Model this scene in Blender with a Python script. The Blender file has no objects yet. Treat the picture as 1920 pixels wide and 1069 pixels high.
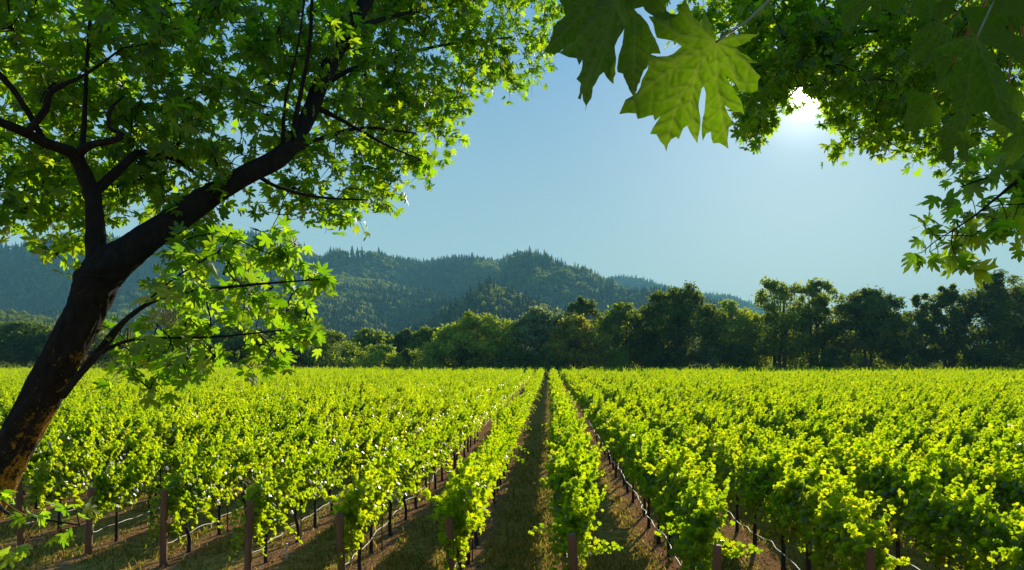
import bpy, bmesh, math, random
import numpy as np
from mathutils import Vector, Matrix
from mathutils.geometry import delaunay_2d_cdt

random.seed(7)
R = np.random.RandomState(11)
rad = math.radians
sc = bpy.context.scene
col = sc.collection

# ------------------------------------------------------------------ camera
CAM_H, F, CX, CY = 4.3, 1280.0, 1030.0, 675.0       # height, focal length in photo pixels, point of the photo the rows run to
cd = bpy.data.cameras.new('camera'); cam = bpy.data.objects.new('camera', cd); col.objects.link(cam)
cam.location = (0, 0, CAM_H); cam.rotation_euler = (rad(90), 0, 0)
cd.sensor_width = 36; cd.lens = 24
cd.shift_x = -(CX - 960) / 1920; cd.shift_y = (CY - 534.5) / 1920
cd.clip_start = 0.05; cd.clip_end = 20000
sc.camera = cam

# ------------------------------------------------------------------ sky, sun, exposure
SUN_AZ, SUN_EL = math.atan2(480, 1280), math.atan2(495, math.hypot(480, 1280))
SUN_DIR = Vector((math.sin(SUN_AZ) * math.cos(SUN_EL), math.cos(SUN_AZ) * math.cos(SUN_EL), math.sin(SUN_EL)))
w = bpy.data.worlds.new('World'); sc.world = w; w.use_nodes = True
nt = w.node_tree; nt.nodes.clear()
out = nt.nodes.new('ShaderNodeOutputWorld')
sky = nt.nodes.new('ShaderNodeTexSky'); sky.sky_type = 'NISHITA'; sky.sun_disc = False
sky.sun_elevation = SUN_EL; sky.sun_rotation = SUN_AZ
sky.air_density = 1.0; sky.dust_density = 0.6; sky.ozone_density = 2.0; sky.altitude = 50
bg = nt.nodes.new('ShaderNodeBackground'); bg.inputs[1].default_value = 0.054
# clear late-summer sky: the physical sky evened out towards a pale cyan that deepens to blue with height
hz_ = nt.nodes.new('ShaderNodeTexCoord'); sz_ = nt.nodes.new('ShaderNodeSeparateXYZ'); nt.links.new(hz_.outputs['Generated'], sz_.inputs[0])
rp_ = nt.nodes.new('ShaderNodeValToRGB'); nt.links.new(sz_.outputs[2], rp_.inputs[0]); el_ = rp_.color_ramp.elements; el_.new(.3)
for e_, (p_, c_) in zip(el_, ((0.0, (.325, .42, .385)), (.16, (.235, .365, .40)), (.55, (.06, .20, .42)))): e_.position = p_; e_.color = (*c_, 1)
up_ = nt.nodes.new('ShaderNodeVectorMath'); up_.operation = 'SCALE'; nt.links.new(rp_.outputs[0], up_.inputs[0]); up_.inputs['Scale'].default_value = 20.0
mx_ = nt.nodes.new('ShaderNodeMix'); mx_.data_type = 'RGBA'; mx_.inputs[0].default_value = .9
nt.links.new(sky.outputs[0], mx_.inputs[6]); nt.links.new(up_.outputs[0], mx_.inputs[7]); nt.links.new(mx_.outputs[2], bg.inputs[0])
# the sun's own disc with its glow in the sky
tc = nt.nodes.new('ShaderNodeTexCoord')
dot = nt.nodes.new('ShaderNodeVectorMath'); dot.operation = 'DOT_PRODUCT'; dot.inputs[1].default_value = SUN_DIR
nrm = nt.nodes.new('ShaderNodeVectorMath'); nrm.operation = 'NORMALIZE'
nt.links.new(tc.outputs['Generated'], nrm.inputs[0]); nt.links.new(nrm.outputs[0], dot.inputs[0])
def wmath(op, a, b):
    n = nt.nodes.new('ShaderNodeMath'); n.operation = op
    for i, v in enumerate((a, b)):
        if isinstance(v, (int, float)): n.inputs[i].default_value = v
        else: nt.links.new(v, n.inputs[i])
    return n.outputs[0]
c = wmath('MAXIMUM', dot.outputs['Value'], 0.0)
glow = wmath('ADD', wmath('MULTIPLY', wmath('POWER', c, 14000.0), 30.0),
             wmath('ADD', wmath('MULTIPLY', wmath('POWER', c, 900.0), 0.5), wmath('MULTIPLY', wmath('POWER', c, 40.0), 0.10)))
bg2 = nt.nodes.new('ShaderNodeBackground'); bg2.inputs[0].default_value = (1, 0.97, 0.9, 1)
nt.links.new(glow, bg2.inputs[1])
add = nt.nodes.new('ShaderNodeAddShader')
nt.links.new(bg.outputs[0], add.inputs[0]); nt.links.new(bg2.outputs[0], add.inputs[1]); nt.links.new(add.outputs[0], out.inputs['Surface'])

sd = bpy.data.lights.new('sun', 'SUN'); sun = bpy.data.objects.new('sun', sd); col.objects.link(sun)
sd.energy = 5.0; sd.angle = rad(0.5); sd.color = (1.0, 0.93, 0.80)
sun.rotation_euler = (-SUN_DIR).to_track_quat('-Z', 'Y').to_euler(); sun.location = (20, 40, 40)

sc.view_settings.view_transform = 'Standard'; sc.view_settings.look = 'None'
sc.view_settings.gamma = 1; sc.view_settings.exposure = 0.7
cy = sc.cycles
cy.max_bounces = 8; cy.diffuse_bounces = 5; cy.glossy_bounces = 2; cy.transmission_bounces = 4; cy.volume_bounces = 0
cy.transparent_max_bounces = 4; cy.sample_clamp_indirect = 4; cy.caustics_reflective = False; cy.caustics_refractive = False

# ------------------------------------------------------------------ helpers
def P(px, py, d):
    return np.array((d * (px - CX) / F, d, CAM_H - d * (py - CY) / F))

def link(o, parent=None):
    col.objects.link(o)
    if parent: o.parent = parent
    return o

def tag(o, label=None, cat=None, group=None, kind=None):
    if label: o['label'] = label
    if cat: o['category'] = cat
    if group: o['group'] = group
    if kind: o['kind'] = kind
    return o

def empty(name, loc=(0, 0, 0)):
    o = bpy.data.objects.new(name, None); o.empty_display_size = 0.2; o.location = loc
    return link(o)

def mesh(name, V, Fc, mat=None, smooth=False, attrs=None):
    """V (n,3); Fc (m,3) or (m,4) index array, or list of such arrays"""
    me = bpy.data.meshes.new(name)
    V = np.asarray(V, np.float32)
    fl = [np.asarray(f, np.int32) for f in (Fc if isinstance(Fc, list) else [Fc]) if len(f)]
    me.vertices.add(len(V)); me.vertices.foreach_set('co', V.ravel())
    loops = np.concatenate([f.ravel() for f in fl]); tot = np.concatenate([np.full(len(f), f.shape[1], np.int32) for f in fl])
    st = np.concatenate(([0], np.cumsum(tot)[:-1])).astype(np.int32)
    me.loops.add(len(loops)); me.loops.foreach_set('vertex_index', loops)
    me.polygons.add(len(tot)); me.polygons.foreach_set('loop_start', st)
    if smooth: me.polygons.foreach_set('use_smooth', np.ones(len(tot), bool))
    for k, a in (attrs or {}).items():
        at = me.attributes.new(k, 'FLOAT', 'POINT'); at.data.foreach_set('value', np.asarray(a, np.float32))
    me.update(calc_edges=True); me.validate()
    if mat: me.materials.append(mat)
    return me

def obj(name, me, parent=None):
    return link(bpy.data.objects.new(name, me), parent)

def norm(a):
    return a / np.maximum(np.linalg.norm(a, axis=-1, keepdims=True), 1e-9)

def catmull(pts, n):
    pts = np.asarray(pts, float); m = len(pts)
    ext = np.vstack((2 * pts[0] - pts[1], pts, 2 * pts[-1] - pts[-2]))
    res = []
    for i in range(m - 1):
        p0, p1, p2, p3 = ext[i:i + 4]
        for k in range(n):
            t = k / n
            res.append(0.5 * (2 * p1 + (p2 - p0) * t + (2 * p0 - 5 * p1 + 4 * p2 - p3) * t * t + (3 * p1 - p0 - 3 * p2 + p3) * t ** 3))
    res.append(pts[-1]); return np.array(res)

def vnoise(x, y, seed=0):
    xi, yi = np.floor(x).astype(int), np.floor(y).astype(int); fx, fy = x - xi, y - yi
    h = lambda a, b: np.modf(np.abs(np.sin(a * 127.1 + b * 311.7 + seed * 74.7) * 43758.5453))[0]
    fx = fx * fx * (3 - 2 * fx); fy = fy * fy * (3 - 2 * fy)
    return (h(xi, yi) * (1 - fx) + h(xi + 1, yi) * fx) * (1 - fy) + (h(xi, yi + 1) * (1 - fx) + h(xi + 1, yi + 1) * fx) * fy
def fbm(x, y, seed=0, o=4):
    s = 0; a = 1; t = 0
    for k in range(o): s = s + a * vnoise(x * 2 ** k, y * 2 ** k, seed + k); t += a; a *= .5
    return s / t

class Geo:
    """collects tubes and faces into one mesh"""
    def __init__(s): s.V = []; s.F = []; s.n = 0
    def addm(s, V, Fc):
        s.V.append(np.asarray(V, float)); s.F.append(np.asarray(Fc, np.int64) + s.n); s.n += len(V)
    def tube(s, pts, rads, sides=8, sub=1, bump=0.0, cap=True, rnd=R, relief=0.0):
        q = np.hstack((np.asarray(pts, float), np.asarray(rads, float)[:, None]))
        if sub > 1: q = catmull(q, sub)
        c, r = q[:, :3], np.maximum(q[:, 3], 1e-4)
        tg = norm(np.gradient(c, axis=0)); up = np.array((0.31, 0.17, 0.93))
        a = norm(np.cross(tg, up)); b = np.cross(tg, a)
        th = np.linspace(0, 2 * np.pi, sides, endpoint=False)
        rr = r[:, None] * (1 + bump * rnd.randn(len(c), sides))
        if relief:
            ln = np.concatenate(([0], np.cumsum(np.linalg.norm(np.diff(c, axis=0), axis=1))))
            A, B_ = np.meshgrid(th, ln); cx_, cy_ = np.cos(A) * 1.6 + 7, np.sin(A) * 1.6 + 9
            rg = lambda f, g_, sd: np.abs(2 * fbm(cx_ * f + B_ * g_, cy_ * f + B_ * g_ * .7, sd) - 1)
            rr = rr * (1 + relief * (1.2 * (fbm(cx_ * .9 + B_, cy_ * .9 - B_, 3) - .5) - 1.1 * np.clip(.28 - rg(3.2, 1.1, 8), 0, 1) + .25 * (fbm(cx_ * 9, cy_ * 9 + B_ * 14, 4) - .5)))
        ring = c[:, None] + rr[..., None] * (np.cos(th)[None, :, None] * a[:, None] + np.sin(th)[None, :, None] * b[:, None])
        i = np.arange(len(c) - 1)[:, None] * sides; j = np.arange(sides)[None]; k = (j + 1) % sides
        f = np.stack((i + j, i + k, i + sides + k, i + sides + j), -1).reshape(-1, 4)
        V = ring.reshape(-1, 3)
        if cap:
            V = np.vstack((V, c[0], c[-1])); nV = len(V)
            j = np.arange(sides); k = (j + 1) % sides; o = (len(c) - 1) * sides
            t1 = np.stack((k, j, np.full(sides, nV - 2), np.full(sides, nV - 2)), -1)
            t2 = np.stack((o + j, o + k, np.full(sides, nV - 1), np.full(sides, nV - 1)), -1)
            s.addm(V, f); s.cap = getattr(s, 'cap', []); base = s.n - nV
            s.T = getattr(s, 'T', []); s.T += [t1[:, :3] + base, t2[:, :3] + base]
        else: s.addm(V, f)
    def mesh(s, name, mat=None, smooth=True):
        groups = {}
        for f in s.F + getattr(s, 'T', []): groups.setdefault(f.shape[1], []).append(f)
        return mesh(name, np.vstack(s.V), [np.vstack(g) for g in groups.values()], mat, smooth)

def place_leaves(out2, tris, cen, nor, tip, size, curl=0.15):
    """copies of a leaf outline (local x, y, z) at cen with blade normal nor, tip direction tip"""
    nor = norm(nor); tip = norm(tip - nor * (tip * nor).sum(-1, keepdims=True)); side = np.cross(tip, nor)
    n = len(cen); m = len(out2)
    z = out2[None, :, 2] * (curl * (0.4 + 1.2 * R.rand(n)))[:, None]
    V = cen[:, None] + size[:, None, None] * (out2[None, :, 0, None] * side[:, None] + out2[None, :, 1, None] * tip[:, None] + z[..., None] * nor[:, None])
    T = (tris[None] + (np.arange(n) * m)[:, None, None]).reshape(-1, 3)
    return V.reshape(-1, 3), T

def fan_leaf(half, centre):
    pts = [centre] + half + [(-x, y) for x, y in half[::-1] if abs(x) > 1e-6]
    p = np.array([(x, y, 0) for x, y in pts], float)
    p[:, 2] = -1.0 * (p[:, 0] ** 2 + 0.6 * (p[:, 1] - centre[1]) ** 2); p[0, 2] = -0.12
    n = len(p) - 1
    t = np.array([(0, 1 + (i + 1) % n, 1 + i) for i in range(n)])
    return p, t

VINE_LEAF = fan_leaf([(0, 0.0), (.28, -.16), (.52, .1), (.40, .3), (.52, .58), (.22, .62), (0, .98)], (0, .32))
MAPLE_HALF = [(0, 0), (.16, -.07), (.33, .0), (.50, .04), (.66, .22), (.40, .25), (.34, .30), (.50, .42), (.60, .50), (.58, .74), (.40, .63),
              (.27, .60), (.13, .44), (.14, .62), (.17, .78), (.06, .86), (0, 1.05)]
MAPLE_LEAF = fan_leaf([(0, 0), (.20, -.06), (.50, .04), (.66, .22), (.34, .28), (.58, .50), (.58, .74), (.27, .58), (.13, .42), (.17, .76), (0, 1.05)], (0, .27))
SPRAY = (np.array([(0, 0, 0), (.34, .25, -.2), (.16, .5, .1), (.38, .8, -.2), (0, 1, 0), (-.38, .72, -.2), (-.14, .5, .1), (-.32, .2, -.2)], float),
         np.array([(0, 2, 1), (2, 4, 3), (4, 6, 5), (6, 0, 7), (0, 6, 2), (2, 6, 4)]))

# ------------------------------------------------------------------ materials
def new_mat(name):
    m = bpy.data.materials.new(name); m.use_nodes = True
    nt = m.node_tree; nt.nodes.clear()
    o = nt.nodes.new('ShaderNodeOutputMaterial')
    return m, nt, o

def ramp(nt, fac, stops):
    r = nt.nodes.new('ShaderNodeValToRGB'); e = r.color_ramp.elements
    while len(e) < len(stops): e.new(0.5)
    for el, (p, c) in zip(e, stops): el.position = p; el.color = (*c, 1)
    nt.links.new(fac, r.inputs[0]); return r.outputs[0]

def noise(nt, scale, detail=4, vec=None, rough=0.55):
    n = nt.nodes.new('ShaderNodeTexNoise'); n.inputs['Scale'].default_value = scale; n.inputs['Detail'].default_value = detail
    n.inputs['Roughness'].default_value = rough
    if vec: nt.links.new(vec, n.inputs['Vector'])
    return n.outputs['Fac']

def mixc(nt, fac, a, b):
    n = nt.nodes.new('ShaderNodeMix'); n.data_type = 'RGBA'
    for s, v in ((0, fac), (6, a), (7, b)):
        if isinstance(v, (int, float)): n.inputs[s].default_value = v
        elif isinstance(v, tuple): n.inputs[s].default_value = (*v, 1)
        else: nt.links.new(v, n.inputs[s])
    return n.outputs[2]

def mth(nt, op, *a):
    n = nt.nodes.new('ShaderNodeMath'); n.operation = op
    for i, v in enumerate(a):
        if isinstance(v, (int, float)): n.inputs[i].default_value = v
        else: nt.links.new(v, n.inputs[i])
    return n.outputs[0]

def leaf_mat(name, refl, trans, rough=0.42, spec=0.5, fac=0.5, inst=0.0, last=.92):
    """refl, trans: lists of colours, one picked per leaf"""
    m, nt, o = new_mat(name)
    g = nt.nodes.new('ShaderNodeNewGeometry'); rnd = g.outputs['Random Per Island']
    if inst:
        oi = nt.nodes.new('ShaderNodeObjectInfo')
        rnd = mth(nt, 'ADD', mth(nt, 'MULTIPLY', rnd, 1 - inst), mth(nt, 'MULTIPLY', oi.outputs['Random'], inst))
    k = np.linspace(0.08, 0.92, len(refl)) if last == .92 else np.append(np.linspace(.08, .88, len(refl) - 1), last)
    cr = ramp(nt, rnd, list(zip(k, refl))); ct = ramp(nt, rnd, list(zip(k, trans)))
    p = nt.nodes.new('ShaderNodeBsdfPrincipled'); p.inputs['Roughness'].default_value = rough; p.inputs['Specular IOR Level'].default_value = spec
    nt.links.new(cr, p.inputs['Base Color'])
    t = nt.nodes.new('ShaderNodeBsdfTranslucent'); nt.links.new(ct, t.inputs['Color'])
    mx = nt.nodes.new('ShaderNodeMixShader'); mx.inputs[0].default_value = fac
    nt.links.new(p.outputs[0], mx.inputs[1]); nt.links.new(t.outputs[0], mx.inputs[2]); nt.links.new(mx.outputs[0], o.inputs[0])
    return m

def solid_mat(name, stops, scale=6, rough=0.85, bump=0.3, bscale=None, stretch=None):
    m, nt, o = new_mat(name)
    tcn = nt.nodes.new('ShaderNodeTexCoord'); v = tcn.outputs['Object']
    if stretch:
        mp = nt.nodes.new('ShaderNodeMapping'); mp.inputs['Scale'].default_value = stretch; nt.links.new(v, mp.inputs[0]); v = mp.outputs[0]
    n1 = noise(nt, scale, 6, v)
    p = nt.nodes.new('ShaderNodeBsdfPrincipled'); p.inputs['Roughness'].default_value = rough
    nt.links.new(ramp(nt, n1, stops), p.inputs['Base Color'])
    b = nt.nodes.new('ShaderNodeBump'); b.inputs['Strength'].default_value = bump; b.inputs['Distance'].default_value = 0.03
    nt.links.new(noise(nt, bscale or scale * 4, 5, v), b.inputs['Height']); nt.links.new(b.outputs[0], p.inputs['Normal'])
    nt.links.new(p.outputs[0], o.inputs[0]); return m

M = {}
M['vine'] = leaf_mat('vine_leaf', [(.026, .062, .005), (.042, .082, .006), (.065, .10, .008)],
                     [(.24, .42, .003), (.50, .66, .004), (.84, .85, .006)], rough=0.3, spec=0.48, fac=0.6, inst=0.32)
M['maple'] = leaf_mat('maple_leaf', [(.03, .065, .008), (.045, .085, .010), (.06, .10, .012), (.07, .105, .013)], [(.20, .44, .004), (.36, .62, .006), (.52, .74, .008), (.62, .76, .009)], rough=0.5, fac=0.6, last=.99)
M['bark'] = None
M['vine_bark'] = solid_mat('vine_bark', [(.3, (.02, .012, .008)), (.7, (.06, .035, .022))], 14, .9, .8, 40, (1, 1, .25))
M['post'] = solid_mat('post_wood', [(.3, (.10, .042, .018)), (.55, (.19, .085, .035)), (.75, (.27, .14, .07))], 9, .8, .6, 30, (1, 1, .08))
M['hose'] = solid_mat('hose_plastic', [(.3, (.34, .29, .21)), (.7, (.50, .44, .34))], 3, .55, .05)
M['wire'] = solid_mat('wire_steel', [(.3, (.35, .35, .34)), (.7, (.45, .45, .43))], 3, .35, .05)
M['steel'] = solid_mat('stake_steel', [(.3, (.03, .022, .018)), (.7, (.08, .05, .035))], 20, .7, .3)
M['white'] = solid_mat('riser_plastic', [(.3, (.6, .58, .52)), (.7, (.7, .68, .62))], 3, .4, .05)

# ------------------------------------------------------------------ ground
ROW0, ROWS, VSP = 0.43, 2.13, 1.52
def bank(y):
    t = np.clip((9.2 - y) / 5.2, 0, 1); return 2.6 * t * t * (3 - 2 * t)
def head_y(X):
    return 11.0 - 0.388 * (X - .43) if X < .43 else max(11.0 - 0.26 * (X - .43), 8.6)

def ground_mat():
    m, nt, o = new_mat('vineyard_soil')
    g = nt.nodes.new('ShaderNodeNewGeometry'); pos = g.outputs['Position']
    sx = nt.nodes.new('ShaderNodeSeparateXYZ'); nt.links.new(pos, sx.inputs[0])
    wob = mth(nt, 'MULTIPLY', mth(nt, 'SUBTRACT', noise(nt, 0.9, 4, pos), 0.5), 0.9)
    u = mth(nt, 'DIVIDE', mth(nt, 'ADD', mth(nt, 'SUBTRACT', sx.outputs[0], ROW0), wob), ROWS)
    fr = mth(nt, 'ABSOLUTE', mth(nt, 'SUBTRACT', mth(nt, 'FRACT', mth(nt, 'ADD', u, 1000.5)), 0.5))     # 0 on a row, .5 mid alley
    soil = ramp(nt, noise(nt, 14, 8, pos, .7), [(.25, (.09, .042, .017)), (.5, (.26, .13, .052)), (.72, (.44, .28, .15))])
    grass = ramp(nt, noise(nt, 5, 6, pos, .7), [(.3, (.10, .09, .016)), (.5, (.30, .19, .045)), (.7, (.46, .30, .09))])
    f = ramp(nt, fr, [(.10, (0, 0, 0)), (.22, (1, 1, 1))])
    p = nt.nodes.new('ShaderNodeBsdfPrincipled'); p.inputs['Roughness'].default_value = 1; p.inputs['Specular IOR Level'].default_value = 0
    nt.links.new(mixc(nt, f, soil, grass), p.inputs['Base Color'])
    b = nt.nodes.new('ShaderNodeBump'); b.inputs['Strength'].default_value = .9; b.inputs['Distance'].default_value = .05
    nt.links.new(noise(nt, 18, 8, pos, .7), b.inputs['Height']); nt.links.new(b.outputs[0], p.inputs['Normal'])
    nt.links.new(p.outputs[0], o.inputs[0]); return m

xs = np.concatenate((np.linspace(-6000, -60, 14), np.linspace(-45, 45, 181), np.linspace(60, 6000, 14)))
ys = np.concatenate((np.linspace(-90, -8, 6), np.linspace(-6, 46, 157), np.linspace(50, 210, 20), np.linspace(300, 6000, 14)))
XX, YY = np.meshgrid(xs, ys); ZZ = bank(YY)
near = np.clip((60 - YY) / 20, 0, 1) * np.clip((50 - abs(XX)) / 5, 0, 1)
ZZ = ZZ + near * (0.02 * np.sin(XX * 1.7 + 1.3 * np.sin(YY * .8)) + 0.015 * R.randn(*XX.shape))
nx, ny = len(xs), len(ys)
ii, jj = np.meshgrid(np.arange(nx - 1), np.arange(ny - 1)); q = (jj * nx + ii).ravel()
go = obj('ground', mesh('ground', np.stack((XX, YY, ZZ), -1).reshape(-1, 3), np.stack((q, q + 1, q + nx + 1, q + nx), -1), ground_mat(), True))
tag(go, 'brown soil and dry grass floor of the vineyard', kind='structure')

# ------------------------------------------------------------------ hills
def hill_mat(name, cols):
    return solid_mat(name, cols, 0.02, .95, .0)
hm = hill_mat('hill_scrub', [(.35, (.03, .05, .016)), (.6, (.05, .075, .022)), (.75, (.09, .10, .035))])
HILLS = [
    ('middle_ridge', 'lower wooded ridge sloping down in front of the long ridge', 1900, 1300, 22, .55, 120,
     [(-160, 560), (100, 540), (300, 520), (430, 506), (520, 500), (600, 508), (660, 516), (715, 519), (760, 533), (800, 541), (850, 562), (900, 585), (980, 620), (1060, 650)]),
    ('near_slope', 'low wooded slope with light oaks at the left foot of the ridge', 1450, 1000, 20, .35, 60,
     [(-160, 600), (200, 570), (400, 550), (540, 543), (600, 546), (650, 553), (690, 565), (735, 598), (770, 622), (840, 650)]),  # name, label, crest distance, foot distance, tree height, share of conifers, spur height, crest in photo pixels
    ('main_ridge', 'long forested ridge across the middle distance', 2600, 1450, 23, .5, 300,
     [(-160, 475), (0, 460), (200, 436), (430, 424), (520, 430), (556, 443), (600, 471), (650, 478), (700, 468), (740, 472), (790, 481), (860, 470), (935, 481), (960, 467), (985, 463), (1008, 467), (1034, 489), (1080, 514), (1120, 531), (1180, 575), (1260, 630)]),
    ('spur_hill', 'dark wooded spur in front of the ridge', 1100, 760, 19, .97, 30,
     [(700, 650), (780, 622), (830, 584), (870, 556), (900, 534), (922, 530), (940, 536), (962, 548), (1000, 562), (1040, 578), (1100, 600), (1180, 650)]),
    ('side_hill', 'wooded shoulder right of the spur', 1750, 1150, 20, .7, 40,
     [(1000, 620), (1060, 578), (1100, 564), (1140, 550), (1180, 542), (1230, 536), (1280, 546), (1340, 562), (1420, 590), (1500, 630)]),
    ('far_hill', 'pale blue hill farthest away on the right', 3900, 3100, 26, .8, 60,
     [(1060, 580), (1100, 534), (1130, 518), (1165, 513), (1190, 515), (1220, 523), (1250, 534), (1310, 545), (1370, 550), (1400, 562), (1480, 585), (1700, 610), (2000, 620)]),
    ('low_hill', 'low light green wooded hill at far left', 760, 540, 10, .05, 14,
     [(-200, 570), (0, 574), (60, 580), (110, 596), (180, 612), (300, 625), (450, 640)]),
]
forest = []   # x, y, z, scale, rot, idx
for hi, (nm, lab, yc, yf, th, pc, spur, crest) in enumerate(HILLS):
    cpx = np.array([a for a, b in crest], float); cpy = np.array([b for a, b in crest], float)
    t0, t1 = (cpx[0] - CX) / F, (cpx[-1] - CX) / F
    nT, nD = int((t1 - t0) * 260) + 2, 90
    tt = np.linspace(t0, t1, nT); dd = np.concatenate((np.linspace(yf, yc, nD - 20), np.linspace(yc, yc * 1.25, 21)[1:]))
    def height(t, d):
        cz = CAM_H + (CY - np.interp(t * F + CX, cpx, cpy)) / F * yc - th * {'main_ridge': 1.5, 'spur_hill': .45, 'far_hill': 1.0}.get(nm, .8)
        s = np.clip((d - yf) / (yc - yf), 0, 1); s2 = np.clip((d - yc) / (yc * .25), 0, 1)
        x = t * d
        base = cz * (s ** 0.9) * (1 - .5 * s2 * s2)
        ridge = 1 - np.abs(2 * fbm(x / 420 + hi * 9, d / 620, hi * 13 + 1) - 1)
        return base + spur * 5 * s * (1 - s) ** 1.9 * (ridge - .62) * 1.6 + 6 * (fbm(x / 60, d / 60, 5 + hi) - .5) * np.sin(np.pi * s) - 2
    T_, D_ = np.meshgrid(tt, dd); Zh = height(T_, D_)
    ii, jj = np.meshgrid(np.arange(nT - 1), np.arange(len(dd) - 1)); q = (jj * nT + ii).ravel()
    o = obj(nm, mesh(nm, np.stack((T_ * D_, D_, Zh), -1).reshape(-1, 3), np.stack((q, q + 1, q + nT + 1, q + nT), -1), hm, True))
    tag(o, lab, kind='structure')
    area = (t1 - t0) * ((yc * 1.03) ** 2 - yf ** 2) / 2
    n = int(area / (0.20 * th * th))
    u = R.rand(n); d = np.sqrt(yf ** 2 + u * ((yc * 1.03) ** 2 - yf ** 2)); t = t0 + R.rand(n) * (t1 - t0)
    z = height(t, d); x = t * d
    con = R.rand(n) < np.clip(pc + 2.4 * (fbm(x / 170, d / 170, 40 + hi) - .5), 0.03, .97)
    open_ = fbm(x / 230, d / 230, 90 + hi) > .80
    keep = (~open_) | (R.rand(n) < .25)
    idx = np.where(con, R.randint(0, 3, n), R.randint(3, 6, n))
    scl = th * (0.5 + .85 * R.rand(n) ** 2) * np.where(con, 1.12, .62)
    forest.append(np.stack((x, d, z - .5, scl, R.rand(n) * 6.28, idx), -1)[keep])
forest = np.vstack(forest)

def gn_scatter(name, data, sources, mat_label):
    """one object: a cloud of points that geometry nodes turn into copies of the source meshes"""
    me = bpy.data.meshes.new(name); me.vertices.add(len(data)); me.vertices.foreach_set('co', data[:, :3].astype(np.float32).ravel())
    for k, c in (('sc', 3), ('rot', 4)):
        a = me.attributes.new(k, 'FLOAT', 'POINT'); a.data.foreach_set('value', data[:, c].astype(np.float32))
    a = me.attributes.new('idx', 'INT', 'POINT'); a.data.foreach_set('value', data[:, 5].astype(np.int32))
    if data.shape[1] > 6:
        a = me.attributes.new('flip', 'FLOAT', 'POINT'); a.data.foreach_set('value', data[:, 6].astype(np.float32))
    me.update()
    o = obj(name, me)
    g = bpy.data.node_groups.new(name, 'GeometryNodeTree')
    g.interface.new_socket('Geometry', in_out='INPUT', socket_type='NodeSocketGeometry')
    g.interface.new_socket('Geometry', in_out='OUTPUT', socket_type='NodeSocketGeometry')
    N = g.nodes; L = g.links
    gi = N.new('NodeGroupInput'); gout = N.new('NodeGroupOutput'); ip = N.new('GeometryNodeInstanceOnPoints')
    jn = N.new('GeometryNodeJoinGeometry')
    for s in reversed(sources):
        gi2 = N.new('GeometryNodeObjectInfo'); gi2.inputs['Object'].default_value = s; gi2.inputs['As Instance'].default_value = True; gi2.transform_space = 'ORIGINAL'
        L.new(gi2.outputs['Geometry'], jn.inputs[0])
    def attr(n, t='FLOAT'):
        a = N.new('GeometryNodeInputNamedAttribute'); a.data_type = t; a.inputs['Name'].default_value = n; return a.outputs[0]
    L.new(gi.outputs[0], ip.inputs['Points']); L.new(jn.outputs[0], ip.inputs['Instance'])
    ip.inputs['Pick Instance'].default_value = True; L.new(attr('idx', 'INT'), ip.inputs['Instance Index'])
    cx = N.new('ShaderNodeCombineXYZ'); L.new(attr('rot'), cx.inputs[2]); L.new(cx.outputs[0], ip.inputs['Rotation'])
    cs = N.new('ShaderNodeCombineXYZ'); s_ = attr('sc'); L.new(s_, cs.inputs[0]); L.new(s_, cs.inputs[2])
    if data.shape[1] > 6:
        mm = N.new('ShaderNodeMath'); mm.operation = 'MULTIPLY'; L.new(s_, mm.inputs[0]); L.new(attr('flip'), mm.inputs[1]); L.new(mm.outputs[0], cs.inputs[1])
    else: L.new(s_, cs.inputs[1])
    L.new(cs.outputs[0], ip.inputs['Scale']); L.new(ip.outputs[0], gout.inputs[0])
    md = o.modifiers.new('scatter', 'NODES'); md.node_group = g
    return o

M['conifer'] = leaf_mat('conifer_needles', [(.018, .04, .016), (.03, .055, .02), (.045, .07, .022)], [(.03, .06, .012), (.05, .08, .015), (.08, .11, .02)], .7, .2, .3, inst=.7)
M['oak'] = leaf_mat('hill_broadleaf', [(.04, .075, .016), (.07, .11, .02), (.12, .15, .03)], [(.16, .24, .015), (.26, .34, .02), (.42, .42, .03)], .6, .3, .45, inst=.7)
def conifer(seed):
    r = np.random.RandomState(seed); V = []; T = []
    for k in range(11):
        h = .10 + .86 * k / 10; rad_ = .27 * (1 - h) ** .85 + .012; m = 9 if k < 7 else 6
        a = np.linspace(0, 6.28, m, endpoint=False) + r.rand() * 6 + .2 * r.randn(m)
        for an in a:
            L_ = rad_ * (.65 + .6 * r.rand()); wd = .07 * (1.1 - h) + .015; b = len(V)
            ca, sa = math.cos(an), math.sin(an)
            V += [(0, 0, h + .05), (ca * L_ * .6 - sa * wd, sa * L_ * .6 + ca * wd, h - .02 * r.rand()), (ca * L_, sa * L_, h - .05 - .03 * r.rand()), (ca * L_ * .6 + sa * wd, sa * L_ * .6 - ca * wd, h - .02 * r.rand())]
            T += [(b, b + 1, b + 2), (b, b + 2, b + 3)]
    return bpy.data.objects.new('conifer_source', mesh('conifer', V, np.array(T), M['conifer']))
def oak(seed):
    r = np.random.RandomState(seed); n = 170
    bl = np.array([(r.randn() * .28, r.randn() * .28, .45 + .28 * r.rand()) for _ in range(7)]); br = .22 + .14 * r.rand(7)
    k = r.randint(0, 7, n); dv = norm(r.randn(n, 3)); cen = bl[k] + dv * br[k, None]
    V, T = place_leaves(*SPRAY, cen, dv + .6 * r.randn(n, 3), r.randn(n, 3), .16 + .1 * r.rand(n), 1)
    return bpy.data.objects.new('oak_source', mesh('broadleaf', V, T, M['oak']))
fo = gn_scatter('forest', forest, [conifer(i) for i in range(3)] + [oak(i + 9) for i in range(3)], '')
tag(fo, 'dense conifer and oak forest covering the far hills', kind='stuff')

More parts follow.
